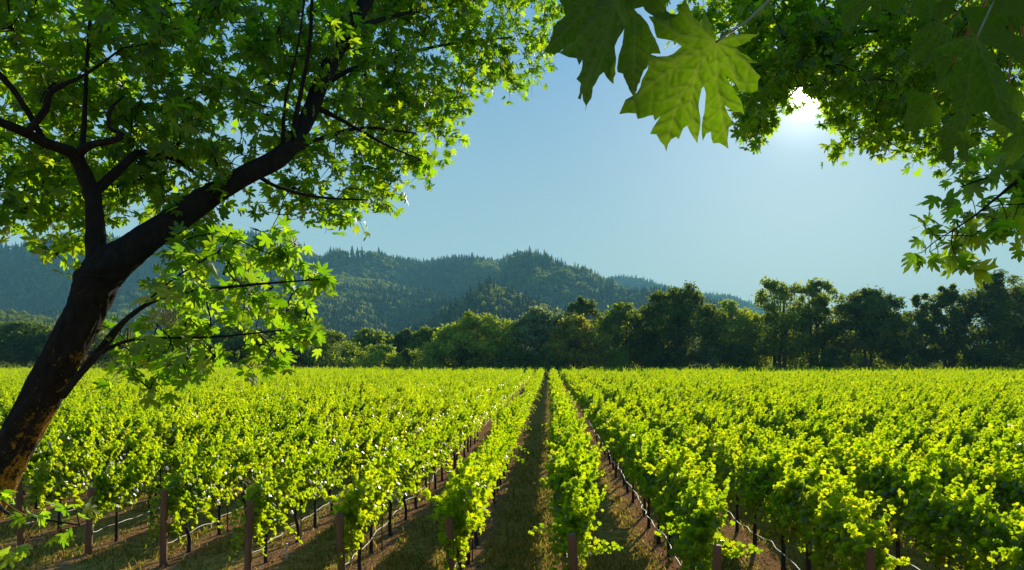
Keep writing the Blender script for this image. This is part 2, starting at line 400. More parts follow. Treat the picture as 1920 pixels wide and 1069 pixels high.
# ------------------------------------------------------------------ haze
hz, nt_, o_ = new_mat('haze_air')
pv = nt_.nodes.new('ShaderNodeVolumePrincipled'); pv.inputs['Color'].default_value = (.27, .66, .76, 1); pv.inputs['Density'].default_value = 0.00013
pv.inputs['Anisotropy'].default_value = 0.0
nt_.links.new(pv.outputs[0], o_.inputs['Volume'])
bx = np.array([(x, y, z) for x in (-7000, 7000) for y in (-100, 7000) for z in (-4, 545)], float)
hzo = obj('haze', mesh('haze', bx, np.array([(0, 1, 3, 2), (4, 6, 7, 5), (0, 4, 5, 1), (2, 3, 7, 6), (0, 2, 6, 4), (1, 5, 7, 3)]), hz))
tag(hzo, 'thin blue haze in the air over the valley', kind='stuff')

# ------------------------------------------------------------------ tree line behind the field
TONES = {
    'dark': ([(.034, .066, .013), (.055, .09, .017), (.08, .12, .022)], [(.12, .19, .008), (.2, .28, .010), (.34, .38, .014)]),
    'mid': ([(.065, .11, .016), (.095, .145, .02), (.125, .18, .026)], [(.26, .36, .008), (.38, .48, .012), (.55, .6, .016)]),
    'light': ([(.14, .20, .022), (.19, .26, .028), (.24, .30, .036)], [(.34, .46, .012), (.46, .56, .016), (.6, .64, .025)]),
    'silver': ([(.12, .16, .07), (.17, .21, .09), (.24, .28, .14)], [(.22, .3, .06), (.32, .4, .08), (.42, .48, .12)]),
    'yellow': ([(.14, .16, .018), (.21, .2, .022), (.28, .24, .034)], [(.36, .38, .015), (.5, .46, .02), (.6, .52, .03)]),
}
for k, (a, b) in TONES.items(): M['crown_' + k] = leaf_mat('crown_' + k, a, b, .6, .12, .52)
M['tree_bark'] = solid_mat('tree_bark', [(.3, (.03, .022, .015)), (.7, (.09, .065, .045))], 2, .9, .5)

def far_tree(px, ty, wpx, d, shape, tone, label, cat='tree', base=None, dens=1.0, seed=0):
    """a tree d metres away whose top stands at photo row ty; crown of leaf sprays set round many small boughs"""
    r = np.random.RandomState(seed + 100)
    top = CAM_H - d * (ty - CY) / F; wd = wpx * 1.22 * d / F; X = d * (px - CX) / F
    cb = {'bush': .02, 'round': .10, 'tall': .08, 'loose': .12, 'dome': .20}[shape] * top if base is None else base * top
    ch = top - cb
    root = empty({'bush': 'bush'}.get(shape, 'broadleaf_tree'), (X, d, 0)); tag(root, label, cat, 'trees and bushes along the far edge of the field')
    nb = int({'bush': 32, 'round': 90, 'tall': 100, 'loose': 82, 'dome': 100}[shape] * max(.6, wd / 14))
    u = r.rand(nb); a = r.rand(nb) * 6.283
    prof = {'bush': lambda s: np.sqrt(np.clip(1 - (s * 1.0) ** 2.2, 0, 1)), 'round': lambda s: np.sqrt(np.clip(1 - (2 * s - .9) ** 2 / 1.25, .05, 1)),
            'tall': lambda s: np.clip(.72 + .3 * np.sin(s * 2.6 + .2) - .5 * s ** 5, .3, 1), 'loose': lambda s: np.clip(.62 + .38 * np.sin(s * 2.7 + .3) - .45 * s ** 6, .3, 1),
            'dome': lambda s: np.sqrt(np.clip(1 - s ** 3, 0, 1)) * np.clip(.75 + s, 0, 1)}[shape](u)
    rr = (wd / 2) * prof * np.sqrt(r.rand(nb)) * (.8 + .35 * r.rand(nb))
    br = np.clip(wd * {'bush': .15, 'round': .145, 'tall': .14, 'loose': .125, 'dome': .14}[shape] * (.65 + .8 * r.rand(nb)), .7, 2.9)
    br = br * (1 - .45 * u ** 2); lobe = 1 - .10 * (1 + np.sin(3 * a + r.rand() * 6)) * .5 * (u > .5) - .05 * r.rand(nb) * (u > .6)
    bc = np.stack((rr * np.cos(a), rr * np.sin(a) * .9, cb + br * .6 + u * lobe * (ch - 1.3 * br)), -1)
    n = int(dens * {'bush': 130, 'loose': 100}.get(shape, 112) * nb)
    k = r.randint(0, nb, n); dv = norm(r.randn(n, 3)); q = r.rand(n) ** .45
    cen = bc[k] + dv * (br[k] * q)[:, None] * np.array((1, 1, .72))
    # stray outer sprays break the outline
    st = r.rand(n) < .06; cen[st] += dv[st] * br[k][st, None] * .45
    V, T = place_leaves(*SPRAY, cen, dv + np.array((0, 0, .5)) + .8 * r.randn(n, 3), dv * .5 + r.randn(n, 3) + np.array((0, 0, -.3)), (.46 + .46 * r.rand(n)) * (.8 if shape == 'bush' else 1), .6)
    obj('crown', mesh('crown', V, T, M['crown_' + tone]), root)
    g = Geo()
    tr = max(.12, top * .016)
    nst = 1 if shape in ('round', 'tall') else (2 if shape == 'dome' else 3)
    for s in range(nst):
        ox = (s - (nst - 1) / 2) * top * .05 + .1 * r.randn(); hh = cb + ch * (.7 if shape != 'bush' else .5)
        lean = r.randn(2) * top * .03
        pts = [(ox * .6, 0, -.2), (ox, .1 * r.randn(), hh * .25), (ox * 1.5 + lean[0] * .5, lean[1] * .5, hh * .6), (ox * 2 + lean[0], lean[1], hh)]
        g.tube(pts, [tr * 1.35, tr, tr * .7, tr * .2], 7, 3, .05)
        for _ in range(6):
            b = bc[r.randint(nb)]; s0 = np.array(pts[1]) * (1 - .5) + np.array(pts[2]) * .5 if r.rand() < .5 else np.array(pts[2])
            g.tube([s0, (s0 + b) / 2 + (0, 0, -.05 * ch * r.rand()), b], [tr * .45, tr * .3, tr * .08], 5, 3)
    obj('trunk', g.mesh('trunk', M['tree_bark']), root)
    return root

TREES = [
    # px, top, width, d, shape, tone, label
    (-60, 600, 130, 188, 'bush', 'dark', 'dark dense tree cut by the left picture edge, beyond the trunk', 'tree'),
    (45, 598, 130, 190, 'dome', 'dark', 'dark rounded tree seen left of the leaning maple trunk', 'tree'),
    (150, 606, 120, 192, 'dome', 'dark', 'dark tree just behind the leaning maple trunk', 'tree'),
    (255, 610, 120, 190, 'bush', 'dark', 'dark tree behind the lowest maple twigs', 'tree'),
    (350, 600, 120, 192, 'round', 'dark', 'dark tree glimpsed under the hanging lichen of the maple', 'tree'),
    (450, 604, 120, 190, 'dome', 'dark', 'dark tree behind the bright low maple foliage', 'tree'),
    (555, 588, 90, 194, 'round', 'dark', 'dark tree just right of the low maple foliage, with a pointed top', 'tree'),
    (622, 614, 105, 186, 'bush', 'mid', 'broad rounded olive green tree left of the two light bushes', 'tree'),
    (690, 612, 80, 205, 'round', 'mid', 'small tree peeping over the first light green bush', 'tree'),
    (716, 640, 80, 180, 'bush', 'light', 'light green bush, left one of the light pair at the field edge', 'bush'),
    (755, 612, 70, 208, 'round', 'dark', 'small dark tree behind the gap between the two light bushes', 'tree'),
    (802, 608, 75, 206, 'round', 'mid', 'smooth rounded tree standing above the second light green bush', 'tree'),
    (810, 638, 90, 180, 'bush', 'light', 'light green domed bush, right one of the light pair', 'bush'),
    (768, 650, 40, 182, 'bush', 'dark', 'narrow dark bush squeezed between the two light bushes', 'bush'),
    (895, 580, 130, 184, 'round', 'light', 'bright sunlit broad tree, first tall one right of the light bushes', 'tree'),
    (870, 640, 60, 178, 'bush', 'dark', 'low dark bush at the foot of the bright broad tree', 'bush'),
    (960, 645, 90, 178, 'bush', 'dark', 'low dark thicket between the bright tree and the silvery tree', 'bush'),
    (1012, 570, 110, 188, 'tall', 'silver', 'silvery green tree right of the bright broad tree', 'tree'),
    (1092, 553, 90, 202, 'loose', 'dark', 'dark open-topped tree rising behind the yellow tree', 'tree'),
    (1082, 582, 100, 181, 'loose', 'yellow', 'yellow-tinted tree with a dark forked trunk', 'tree'),
    (1040, 640, 70, 178, 'bush', 'mid', 'leafy bush left of the forked trunk of the yellow tree', 'bush'),
    (1165, 562, 90, 190, 'loose', 'mid', 'loose green tree between the yellow tree and the big dark tree', 'tree'),
    (1140, 640, 80, 179, 'bush', 'mid', 'bush at the foot of the loose green tree', 'bush'),
    (1215, 574, 80, 198, 'round', 'dark', 'dark tree hidden behind the left side of the big dark tree', 'tree'),
    (1272, 527, 140, 184, 'tall', 'dark', 'big dark broad tree, tallest left of the tall pair', 'tree'),
    (1318, 640, 50, 178, 'bush', 'silver', 'pale silvery bush at the right foot of the big dark tree', 'bush'),
    (1245, 648, 80, 180, 'bush', 'dark', 'dark undergrowth bush below the big dark tree', 'bush'),
    (1372, 556, 90, 196, 'round', 'light', 'yellow-green tree between the big dark tree and the tall pair', 'tree'),
    (1400, 600, 80, 205, 'bush', 'light', 'sunlit bush glowing behind the trunks of the tall pair', 'bush'),
    (1462, 506, 110, 186, 'loose', 'mid', 'tall ragged tree, left and taller one of the tall pair', 'tree'),
    (1385, 636, 80, 180, 'bush', 'dark', 'dark bush left of the ragged tall tree', 'bush'),
    (1532, 512, 85, 188, 'loose', 'mid', 'tall open tree with a bare fork, right one of the tall pair', 'tree'),
    (1500, 625, 90, 206, 'bush', 'light', 'sunlit bush showing between the trunks of the tall pair', 'bush'),
    (1560, 648, 70, 179, 'bush', 'dark', 'dark bush between the open tall tree and the domed tree', 'bush'),
    (1628, 536, 140, 184, 'dome', 'dark', 'wide domed dark tree on two bare trunks', 'tree'),
    (1625, 628, 110, 207, 'bush', 'light', 'sunlit bush seen past the two bare trunks of the domed tree', 'bush'),
    (1725, 543, 70, 188, 'loose', 'dark', 'thin dark tree right of the domed tree', 'tree'),
    (1690, 645, 70, 180, 'bush', 'dark', 'dark bush at the right foot of the domed tree', 'bush'),
    (1780, 528, 80, 187, 'loose', 'dark', 'dark spreading tree left of the tallest right-hand tree', 'tree'),
    (1775, 630, 90, 206, 'bush', 'light', 'sunlit bush low behind the dark spreading tree', 'bush'),
    (1862, 497, 105, 184, 'tall', 'dark', 'tallest dark tree near the right picture edge', 'tree'),
    (1850, 642, 100, 180, 'bush', 'dark', 'dark bush under the tallest tree', 'bush'),
    (1940, 518, 100, 186, 'tall', 'dark', 'dark tree cut by the right picture edge', 'tree'),
    (2030, 530, 110, 188, 'round', 'dark', 'dark tree just past the right picture edge', 'tree'),
]
for i, t in enumerate(TREES): far_tree(*t, seed=i)
# continuous scrub at the foot of the trees
n = 16000
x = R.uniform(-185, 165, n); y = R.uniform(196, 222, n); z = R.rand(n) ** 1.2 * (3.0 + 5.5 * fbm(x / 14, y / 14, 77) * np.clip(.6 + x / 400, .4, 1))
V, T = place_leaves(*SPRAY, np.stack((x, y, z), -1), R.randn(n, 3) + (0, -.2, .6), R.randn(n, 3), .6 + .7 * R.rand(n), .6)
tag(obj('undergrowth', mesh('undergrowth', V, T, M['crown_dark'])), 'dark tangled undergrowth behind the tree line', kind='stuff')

# ------------------------------------------------------------------ vines
def vine_foliage(seed, hang=False):
    """a narrow leafy wall on the wires with leafy shoots standing out of it; blades turn towards the sun as a vine's do"""
    r = np.random.RandomState(seed); C_, N_, T_, S_ = [], [], [], []; sd_ = np.array(SUN_DIR)
    m = 560; hgt = 1.0 + .12 * np.sin(np.linspace(0, 6, m) + seed)
    c = np.stack((r.randn(m) * .125, r.uniform(-.8, .8, m), .92 + 1.0 * r.rand(m) ** .85), -1)
    c[:, 0] += .10 * (c[:, 2] - 1.2)
    C_.append(c); N_.append(np.stack((np.sign(c[:, 0]) * .45, 0 * c[:, 0], .1 + 0 * c[:, 0]), -1) + .75 * sd_ + .5 * r.randn(m, 3))
    gl = r.rand(m) < .5; N_[-1][gl] = np.stack((np.sign(c[gl, 0]) * .9, 0 * c[gl, 0], .42 + 0 * c[gl, 0]), -1) + .24 * r.randn(gl.sum(), 3)
    T_.append(np.array((0, 0, -1.)) + .45 * r.randn(m, 3)); S_.append(.085 + .055 * r.rand(m))
    def shoot(p0, d, L, droop, dens=.027, big=.105):
        k = max(4, int(L / dens)); t = np.linspace(0, 1, k); d = d / np.linalg.norm(d)
        p = np.array(p0) + np.outer(t * L, d); p[:, 2] -= droop * L * t ** 2
        off = norm(r.randn(k, 3)) * (.03 + .035 * r.rand(k, 1)) * (1.15 - .6 * t[:, None])
        C_.append(p + off); N_.append(1.1 * sd_ + .48 * r.randn(k, 3) + off * 3); T_.append(off * 14 + np.array((0, 0, -.35)) + .3 * d + .3 * r.randn(k, 3))
        S_.append(big * (.75 + .5 * r.rand(k)) * (1 - .5 * t ** 2))
    for _ in range(17):      # shoots rising out of the top
        shoot((.10 * r.randn() + .05, r.uniform(-.78, .78), r.uniform(1.3, 1.75)), np.array((.42 + .35 * r.randn(), -.05 + .35 * r.randn(), 1.0)), r.uniform(.35, .8) * (1.6 if r.rand() < .42 else 1), r.uniform(0, .22), big=.115)
    for _ in range(9):       # short side shoots
        sg = 1 if r.rand() < .55 else -1
        shoot((sg * .12, r.uniform(-.75, .75), r.uniform(1.1, 1.7)), np.array((sg * 1.0, .5 * r.randn(), .35 + .4 * r.randn())), r.uniform(.15, .42) * (2.2 if r.rand() < .12 else 1), r.uniform(.1, .6))
    for _ in range(5):       # a few hanging low
        shoot((.12 * r.randn(), r.uniform(-.7, .7), 1.05), np.array((.3 * r.randn(), .3 * r.randn(), -1.0)), r.uniform(.15, .4), .1)
    if hang:
        for _ in range(5): shoot((.13 * r.randn(), -.8 + .1 * r.randn(), r.uniform(1.1, 1.6)), np.array((.15 * r.randn(), -.35, -.9)), r.uniform(.4, .8), .2)
        for _ in range(2): shoot((.1 * r.randn(), -.8, r.uniform(1.1, 1.5)), np.array((.9 * r.choice((-1, 1)), -.3, .25)), r.uniform(.4, .7), .2)
    V, T = place_leaves(*VINE_LEAF, np.vstack(C_), np.vstack(N_), np.vstack(T_), np.concatenate(S_), .5)
    return mesh('foliage', V, T, M['vine'])
def vine_trunk(seed):
    r = np.random.RandomState(seed); g = Geo()
    k = r.randn(4, 2) * .02
    g.tube([(k[0, 0], k[0, 1], -.05), (k[1, 0], k[1, 1], .3), (k[2, 0], k[2, 1], .65), (0, 0, .95)], [.052, .042, .036, .04], 8, 4, .08, rnd=r)
    for s in (-1, 1): g.tube([(0, 0, .92), (.01, s * .25, .99), (-.01, s * .74, .97)], [.032, .026, .014], 6, 4, .08, rnd=r)
    for s in range(8): y = r.uniform(-.7, .7); g.tube([(0, y, .97), (.08 * r.randn(), y, 1.2), (.2 * r.randn(), y + .05, 1.5)], [.008, .006, .003], 4, 2)
    return g.mesh('trunk', M['vine_bark'])
FOL = [vine_foliage(200 + i) for i in range(11)]; FOLH = [vine_foliage(300 + i, True) for i in range(4)]
TRK = [vine_trunk(400 + i) for i in range(4)]

def ordinal(n):
    w_ = ['', 'first', 'second', 'third', 'fourth', 'fifth', 'sixth', 'seventh', 'eighth', 'ninth', 'tenth', 'eleventh', 'twelfth', 'thirteenth', 'fourteenth', 'fifteenth', 'sixteenth', 'seventeenth', 'eighteenth', 'nineteenth', 'twentieth']
    if n <= 20: return w_[n]
    return {2: 'twenty', 3: 'thirty', 4: 'forty'}[n // 10] + '-' + w_[n % 10] if n % 10 else {3: 'thirtieth', 4: 'fortieth'}[n // 10]
# end posts stand at rows -6 .. 2; the leftmost seen post is row -6
def row_phrase(k):
    if -6 <= k <= 2: return 'the row behind the %s post from left' % ordinal(k + 7)
    if k < -6: return 'the %s row left of the leftmost post' % ordinal(-6 - k)
    return 'the %s row right of the rightmost post' % ordinal(k - 2)

vines = []
FIELD_END = 172
for k in range(-80, 66):
    X = ROW0 + ROWS * k; y0 = head_y(X) + 1.0
    for i in range(int((FIELD_END - y0) / VSP)):
        y = y0 + i * VSP; t = X / y
        tl, tr_ = -1030 / F, 890 / F
        if X < tl * y - 7 or X > tr_ * y + 7: continue
        vis = tl * y - .5 <= X <= tr_ * y + .5
        vines.append((k, i, X, y, vis))
cand = sorted([v for v in vines if v[4]], key=lambda v: v[3])
single = set((v[0], v[1]) for v in cand[:298])
far = []
for k, i, X, y, vis in vines:
    jx, jy = R.randn() * .05, R.randn() * .06; s = (0.80 + .16 * R.rand() + .22 * float(fbm(np.array([X / 7.0]), np.array([y / 5.0]), 61)[0])) * (.5 if R.rand() < .012 and y > 22 else 1); fl = 1
    if (k, i) not in single:
        far.append((X + jx, y + jy, 0, s, 0, R.randint(0, len(FOL)), fl)); continue
    root = empty('grapevine', (X + jx, y + jy, 0)); root.scale = (s, s * fl, s)
    tag(root, 'green grapevine, %s along %s' % (ordinal(i + 1), row_phrase(k)), 'grapevine', 'grapevines in the trellised rows')
    fm = FOLH[R.randint(0, 4)] if i == 0 else FOL[R.randint(0, len(FOL))]
    obj('trunk', TRK[R.randint(0, len(TRK))], root); obj('foliage', fm, root)
srcs = [bpy.data.objects.new('vine_source', f) for f in FOL]
vo = gn_scatter('vineyard_rows', np.array(far), srcs, '')
tag(vo, 'sea of sunlit green vine rows running to the far trees', kind='stuff')

# ------------------------------------------------------------------ end posts, stakes, hoses, wires
def post_mesh(seed, h):
    r = np.random.RandomState(seed); g = Geo(); a = .070
    g.tube([(0, 0, -.3), (.004, 0, h * .5), (0, .003, h - .03), (.003, 0, h)], [a * 1.06, a, a * .97, a * .80], 18, 4, .022, rnd=r)
    return g.mesh('end_post', M['post'])
POST = [post_mesh(i, 1.48) for i in range(3)]; POST[1].transform(Matrix.Scale(.96, 4, (0, 0, 1))); POST[2].transform(Matrix.Scale(1.04, 4, (0, 0, 1)))
POSTLAB = ['round wooden post nearest the leaning maple trunk, leftmost of the posts', 'round wooden end post in shade, second from the left, with maple twig leaves before it',
           'sunlit wooden end post standing clear of its vines, third from the left', 'shaded wooden end post under drooping vine leaves, fourth from the left',
           'reddish wooden end post, fifth from the left', 'wooden end post left of the central grass alley, leafy shoot at its top',
           'wooden end post under the leafy vine right of the central alley', 'short stub of wooden post showing at the bottom edge right of the hose', 'wooden post top almost cut off by the bottom edge, rightmost of the posts']
for j, k in enumerate(range(-6, 3)):
    X = ROW0 + ROWS * k
    p = obj('end_post', POST[j % 3]); p.location = (X, head_y(X), 0); p.rotation_euler = (R.randn() * .028, R.randn() * .028, R.rand() * 6)
    tag(p, POSTLAB[j], 'post', 'wooden end posts of the vine rows')
gs = Geo(); gs.tube([(0, 0, -.2), (0, 0, 1.0), (0, 0, 2.0)], [.014, .014, .014], 6, 2); SM = gs.mesh('trellis_stake', M['steel'])
for k in range(-8, 6):
    X = ROW0 + ROWS * k
    for q_ in range(3):
        i = 1 + 4 * q_; y = head_y(X) + 1.0 + i * VSP + .2
        if not (-1030 / F * y < X < 890 / F * y): continue
        o = obj('trellis_stake', SM); o.location = (X + .06, y, 0); o.rotation_euler = (R.randn() * .02, R.randn() * .02, 0)
        tag(o, 'thin dark stake, %s along %s' % (ordinal(q_ + 1), row_phrase(k)), 'stake', 'thin stakes in the vine rows')
for k in range(-9, 5):
    X = ROW0 + ROWS * k; y0 = head_y(X); g = Geo(); yy = np.arange(y0, y0 + 34, .38)
    if y0 < -X * F / 1030 - 12: continue
    ph = (yy - y0) % VSP / VSP
    zz = .42 - .03 * np.sin(np.pi * ph) + .015 * R.randn(len(yy)) + .03 * np.sin(yy * .9 + k)
    g.tube(np.stack((X - .07 + .022 * R.randn(len(yy)) + .03 * np.sin(yy * 1.3 + k), yy, zz), -1), np.full(len(yy), .0105), 6, 3)
    o = obj('irrigation_hose', g.mesh('irrigation_hose', M['hose']))
    tag(o, 'pale drip irrigation hose sagging along %s' % row_phrase(k), 'hose', 'drip hoses along the vine rows')
    g = Geo()
    g.tube([(X, y0, 1.36), (X + .01, y0 + 4, 1.0), (X, y0 + 30, 1.0)], [.003] * 3, 4, 1)
    g.tube([(X + .01, y0, .95), (X, y0 + 10, .93), (X, y0 + 30, .95)], [.003] * 3, 4, 1)
    o = obj('trellis_wire', g.mesh('trellis_wire', M['wire']))
    tag(o, 'thin steel trellis wire strung along %s' % row_phrase(k), 'wire', 'trellis wires of the vine rows')
g = Geo(); g.tube([(0, 0, -.05), (0, 0, .2), (0, 0, .36), (0, 0, .37)], [.022, .022, .022, .03], 10, 1)
o = obj('irrigation_riser', g.mesh('irrigation_riser', M['white'])); o.location = (-5.62, 14.6, 0)
tag(o, 'short white pipe sticking out of the soil under the hose', 'pipe')

# ------------------------------------------------------------------ grass and litter between the rows
def scatter_ground(n, ymin, ymax):
    y = ymin + (ymax - ymin) * R.rand(n) ** 1.7; x = R.uniform(-.86, .75, n) * (y + 2); return x, y
GC = [(.05, .065, .012), (.12, .115, .025), (.25, .17, .05), (.34, .24, .09)]
M['grass'] = leaf_mat('grass_blade', [(.05, .08, .010), (.15, .13, .02), (.34, .21, .05), (.44, .29, .09)], [(.18, .26, .015), (.36, .32, .02), (.56, .37, .06), (.62, .42, .1)], .9, .05, .45)
n = 330000
x, y = scatter_ground(n, 9, 46)
fr = np.abs(((x - ROW0) / ROWS + .5) % 1 - .5)
patch = fbm(x * .9, y * .9, 3); kp = (R.rand(n) < np.clip((fr - .05) * 6, .08, 1)) & (R.rand(n) < np.clip((patch - .3) * 3.2, .08, 1))
x, y = x[kp], y[kp]; n = len(x)
h = (.04 + .12 * R.rand(n) ** 2.5) * (.7 + .9 * vnoise(x * 1.3, y * 1.3, 9)); a = R.rand(n) * 6.283; wv = .007 + .009 * R.rand(n) + y * .0002
ln = R.randn(n, 2) * .5 * h[:, None]; z0 = bank(y)
b = np.stack((x, y, z0 - .01), -1); sv = np.stack((np.cos(a) * wv, np.sin(a) * wv, 0 * a), -1); tp = b + np.stack((ln[:, 0], ln[:, 1], h), -1)
md = b * .45 + tp * .55 + np.stack((-ln[:, 0] * .15, -ln[:, 1] * .15, h * .12), -1)
V = np.stack((b - sv, b + sv, md + sv * .7, md - sv * .7, tp), 1).reshape(-1, 3); i0 = np.arange(n) * 5
gr = obj('grass', mesh('grass', V, [np.stack((i0, i0 + 1, i0 + 2, i0 + 3), -1), np.stack((i0 + 3, i0 + 2, i0 + 4), -1)], M['grass']))
tag(gr, 'short dry grass growing in the alleys between vine rows', kind='stuff')
M['litter'] = leaf_mat('leaf_litter', [(.07, .03, .012), (.20, .09, .035), (.34, .19, .09), (.42, .32, .2)], [(.05, .02, .01), (.1, .05, .02), (.15, .08, .03), (.2, .1, .05)], 1, 0, .12)
n = 90000
x, y = scatter_ground(n, 9, 40); fr = np.abs(((x - ROW0) / ROWS + .5) % 1 - .5); kp = R.rand(n) < np.clip(1.15 - fr * 4.2, .06, 1)
x, y = x[kp], y[kp]; n = len(x)
V, T = place_leaves(np.array([(-.3, 0, 0), (.3, .1, .1), (.2, 1, 0), (-.25, .8, .3)], float), np.array([(0, 1, 2), (0, 2, 3)]),
                    np.stack((x, y, bank(y) + .012 + .01 * R.rand(n)), -1), np.array((0, 0, 1.)) + .35 * R.randn(n, 3), R.randn(n, 3) * (1, 1, .1), .02 + .055 * R.rand(n) ** 2, .6)
lt = obj('leaf_litter', mesh('leaf_litter', V, T, M['litter']))
tag(lt, 'dry leaves and wood chips strewn on the soil under the vines', kind='stuff')

# ------------------------------------------------------------------ leaning maple on the left
def maple_bark():
    m, nt, o = new_mat('mossy_bark')
    g = nt.nodes.new('ShaderNodeNewGeometry'); tcn = nt.nodes.new('ShaderNodeTexCoord'); v = tcn.outputs['Object']
    mp = nt.nodes.new('ShaderNodeMapping'); mp.inputs['Scale'].default_value = (1, 1, .35); nt.links.new(v, mp.inputs[0])
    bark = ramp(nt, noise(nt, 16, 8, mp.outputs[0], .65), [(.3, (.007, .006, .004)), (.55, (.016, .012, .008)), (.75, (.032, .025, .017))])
    moss = ramp(nt, noise(nt, 40, 5, v), [(.3, (.14, .08, .008)), (.7, (.40, .23, .02))])
    sx = nt.nodes.new('ShaderNodeSeparateXYZ'); nt.links.new(g.outputs['Normal'], sx.inputs[0])
    sp = nt.nodes.new('ShaderNodeSeparateXYZ'); nt.links.new(v, sp.inputs[0])
    f = mth(nt, 'ADD', noise(nt, 5, 6, v, .7), mth(nt, 'MULTIPLY', sx.outputs[0], .22))
    f = mth(nt, 'SUBTRACT', f, mth(nt, 'MULTIPLY', mth(nt, 'SUBTRACT', sp.outputs[2], 3.1), .12))
    fac = ramp(nt, f, [(.60, (0, 0, 0)), (.70, (1, 1, 1))])
    p = nt.nodes.new('ShaderNodeBsdfPrincipled'); p.inputs['Roughness'].default_value = .95; p.inputs['Specular IOR Level'].default_value = .2
    nt.links.new(mixc(nt, fac, bark, moss), p.inputs['Base Color'])
    b = nt.nodes.new('ShaderNodeBump'); b.inputs['Strength'].default_value = 1; b.inputs['Distance'].default_value = .03
    nt.links.new(noise(nt, 26, 8, mp.outputs[0], .7), b.inputs['Height']); nt.links.new(b.outputs[0], p.inputs['Normal'])
    nt.links.new(p.outputs[0], o.inputs[0]); return m
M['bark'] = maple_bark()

def limb(parent, name, pts, sides=14, sub=6, bump=.035, thin=.85):
    """pts: (px, py, width px, depth)"""
    c = np.array([P(a, b, d) for a, b, w_, d in pts]); r = np.array([w_ * (.92 if name == 'trunk' else thin) * d / F / 2 for a, b, w_, d in pts])
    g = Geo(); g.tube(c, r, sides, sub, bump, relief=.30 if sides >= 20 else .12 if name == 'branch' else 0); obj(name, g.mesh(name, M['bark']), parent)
    return catmull(np.hstack((c, r[:, None])), 6)

maple = empty('maple_tree', (-7.6, 7.2, float(bank(7.2)))); 
tag(maple, 'big leaning maple with a mossy forked trunk and wide leafy crown', 'tree')
mp_children = empty('tmp')  # replaced below
bpy.data.objects.remove(mp_children)
class Off:  # parts are modelled in world space, so their parent offset is undone
    pass
def fix_parent(root):
    inv = Matrix.Translation(-Vector(root.location))
    for c_ in root.children: c_.matrix_parent_inverse = inv

nodes = []
nodes.append(limb(maple, 'trunk', [(-300, 1380, 110, 7.2), (-150, 1180, 90, 7.2), (-62, 1010, 78, 7.2), (-14, 915, 72, 7.2), (38, 815, 69, 7.2), (104, 697, 70, 7.2), (162, 588, 70, 7.2), (192, 512, 82, 7.2), (245, 470, 60, 7.3),
    (308, 425, 51, 7.5), (378, 378, 46, 7.7), (450, 334, 41, 7.9), (530, 290, 37, 8.2), (575, 225, 33, 8.6), (605, 150, 32, 9), (640, 80, 29, 9.4), (685, 5, 26, 9.8), (730, -70, 22, 10.3), (780, -140, 14, 11)], 64, 26, .004))
B = [
    [(190, 520, 70, 7.2), (182, 470, 46, 7.2), (178, 410, 36, 7.2), (172, 360, 34, 7.2), (150, 308, 30, 7.1), (132, 285, 27, 7.0), (85, 268, 24, 6.8), (40, 245, 22, 6.6), (-30, 215, 18, 6.4), (-140, 150, 12, 6.2)],
    [(174, 365, 20, 7.2), (205, 335, 21, 7.3), (240, 302, 18, 7.4), (262, 286, 13, 7.5), (330, 300, 9, 7.7), (372, 330, 6, 7.9), (400, 345, 3, 8)],
    [(140, 292, 24, 7.05), (170, 272, 16, 7), (215, 262, 14, 6.9), (228, 252, 11, 6.9), (205, 238, 9, 6.8), (208, 205, 8, 6.8), (232, 180, 4, 6.8)],
    [(152, 300, 14, 7.1), (158, 230, 10, 7.2), (163, 120, 8, 7.4), (172, 0, 7, 7.6), (180, -90, 4, 7.8)],
    [(50, 250, 16, 6.6), (85, 205, 14, 6.6), (98, 170, 12, 6.6), (160, 140, 7, 6.7), (230, 90, 4, 6.8)],
    [(85, 268, 14, 6.8), (40, 190, 12, 6.6), (0, 140, 14, 6.5), (-60, 90, 10, 6.3)],
    [(540, 285, 22, 8.2), (570, 272, 15, 8.5), (595, 262, 10, 8.8), (680, 240, 7, 9.5), (780, 250, 4, 10.2)],
    [(545, 270, 12, 8.3), (565, 170, 9, 8.2), (580, 90, 8, 8.2), (586, -20, 7, 8.2), (590, -90, 4, 8.2)],
    [(530, 280, 10, 8.2), (535, 190, 6, 8), (560, 80, 5, 7.9), (575, -40, 4, 7.9)],
    [(600, 165, 16, 9), (660, 130, 9, 10), (760, 100, 7, 11.5), (860, 80, 5, 13), (960, 70, 3, 14.5)],
    [(655, 55, 14, 9.5), (740, 30, 9, 11), (840, 10, 7, 13), (960, -10, 4, 15)],
    [(590, 200, 14, 8.7), (640, 225, 9, 9), (720, 270, 6, 9.5), (790, 300, 3, 10)],
    [(470, 320, 12, 7.9), (520, 350, 8, 8.1), (600, 370, 6, 8.4), (690, 375, 3, 8.8)],
    [(118, 742, 17, 7.1), (178, 665, 14, 6.8), (235, 600, 11, 6.5), (312, 556, 9, 6.3), (450, 536, 6, 6.1), (600, 524, 3, 6)],
    [(172, 670, 11, 6.8), (250, 637, 7, 6.5), (400, 632, 5, 6.3), (570, 615, 3, 6.1)],
    [(130, 728, 10, 7.0), (200, 650, 6, 6.6), (240, 600, 5, 6.4), (330, 520, 4, 6.3), (450, 450, 3, 6.2)],
    [(-10, 930, 12, 7.0), (10, 960, 7, 6.7), (60, 970, 5, 6.4), (150, 985, 3, 6.2)],
]
for b_ in B: nodes.append(limb(maple, 'branch', b_, 9, 6, .05))
NODES = np.vstack(nodes)

def inpoly(px, py, poly):
    c_ = False; n_ = len(poly)
    for i in range(n_):
        x1, y1 = poly[i]; x2, y2 = poly[(i + 1) % n_]
        if (y1 > py) != (y2 > py) and px < (x2 - x1) * (py - y1) / (y2 - y1) + x1: c_ = not c_
    return c_

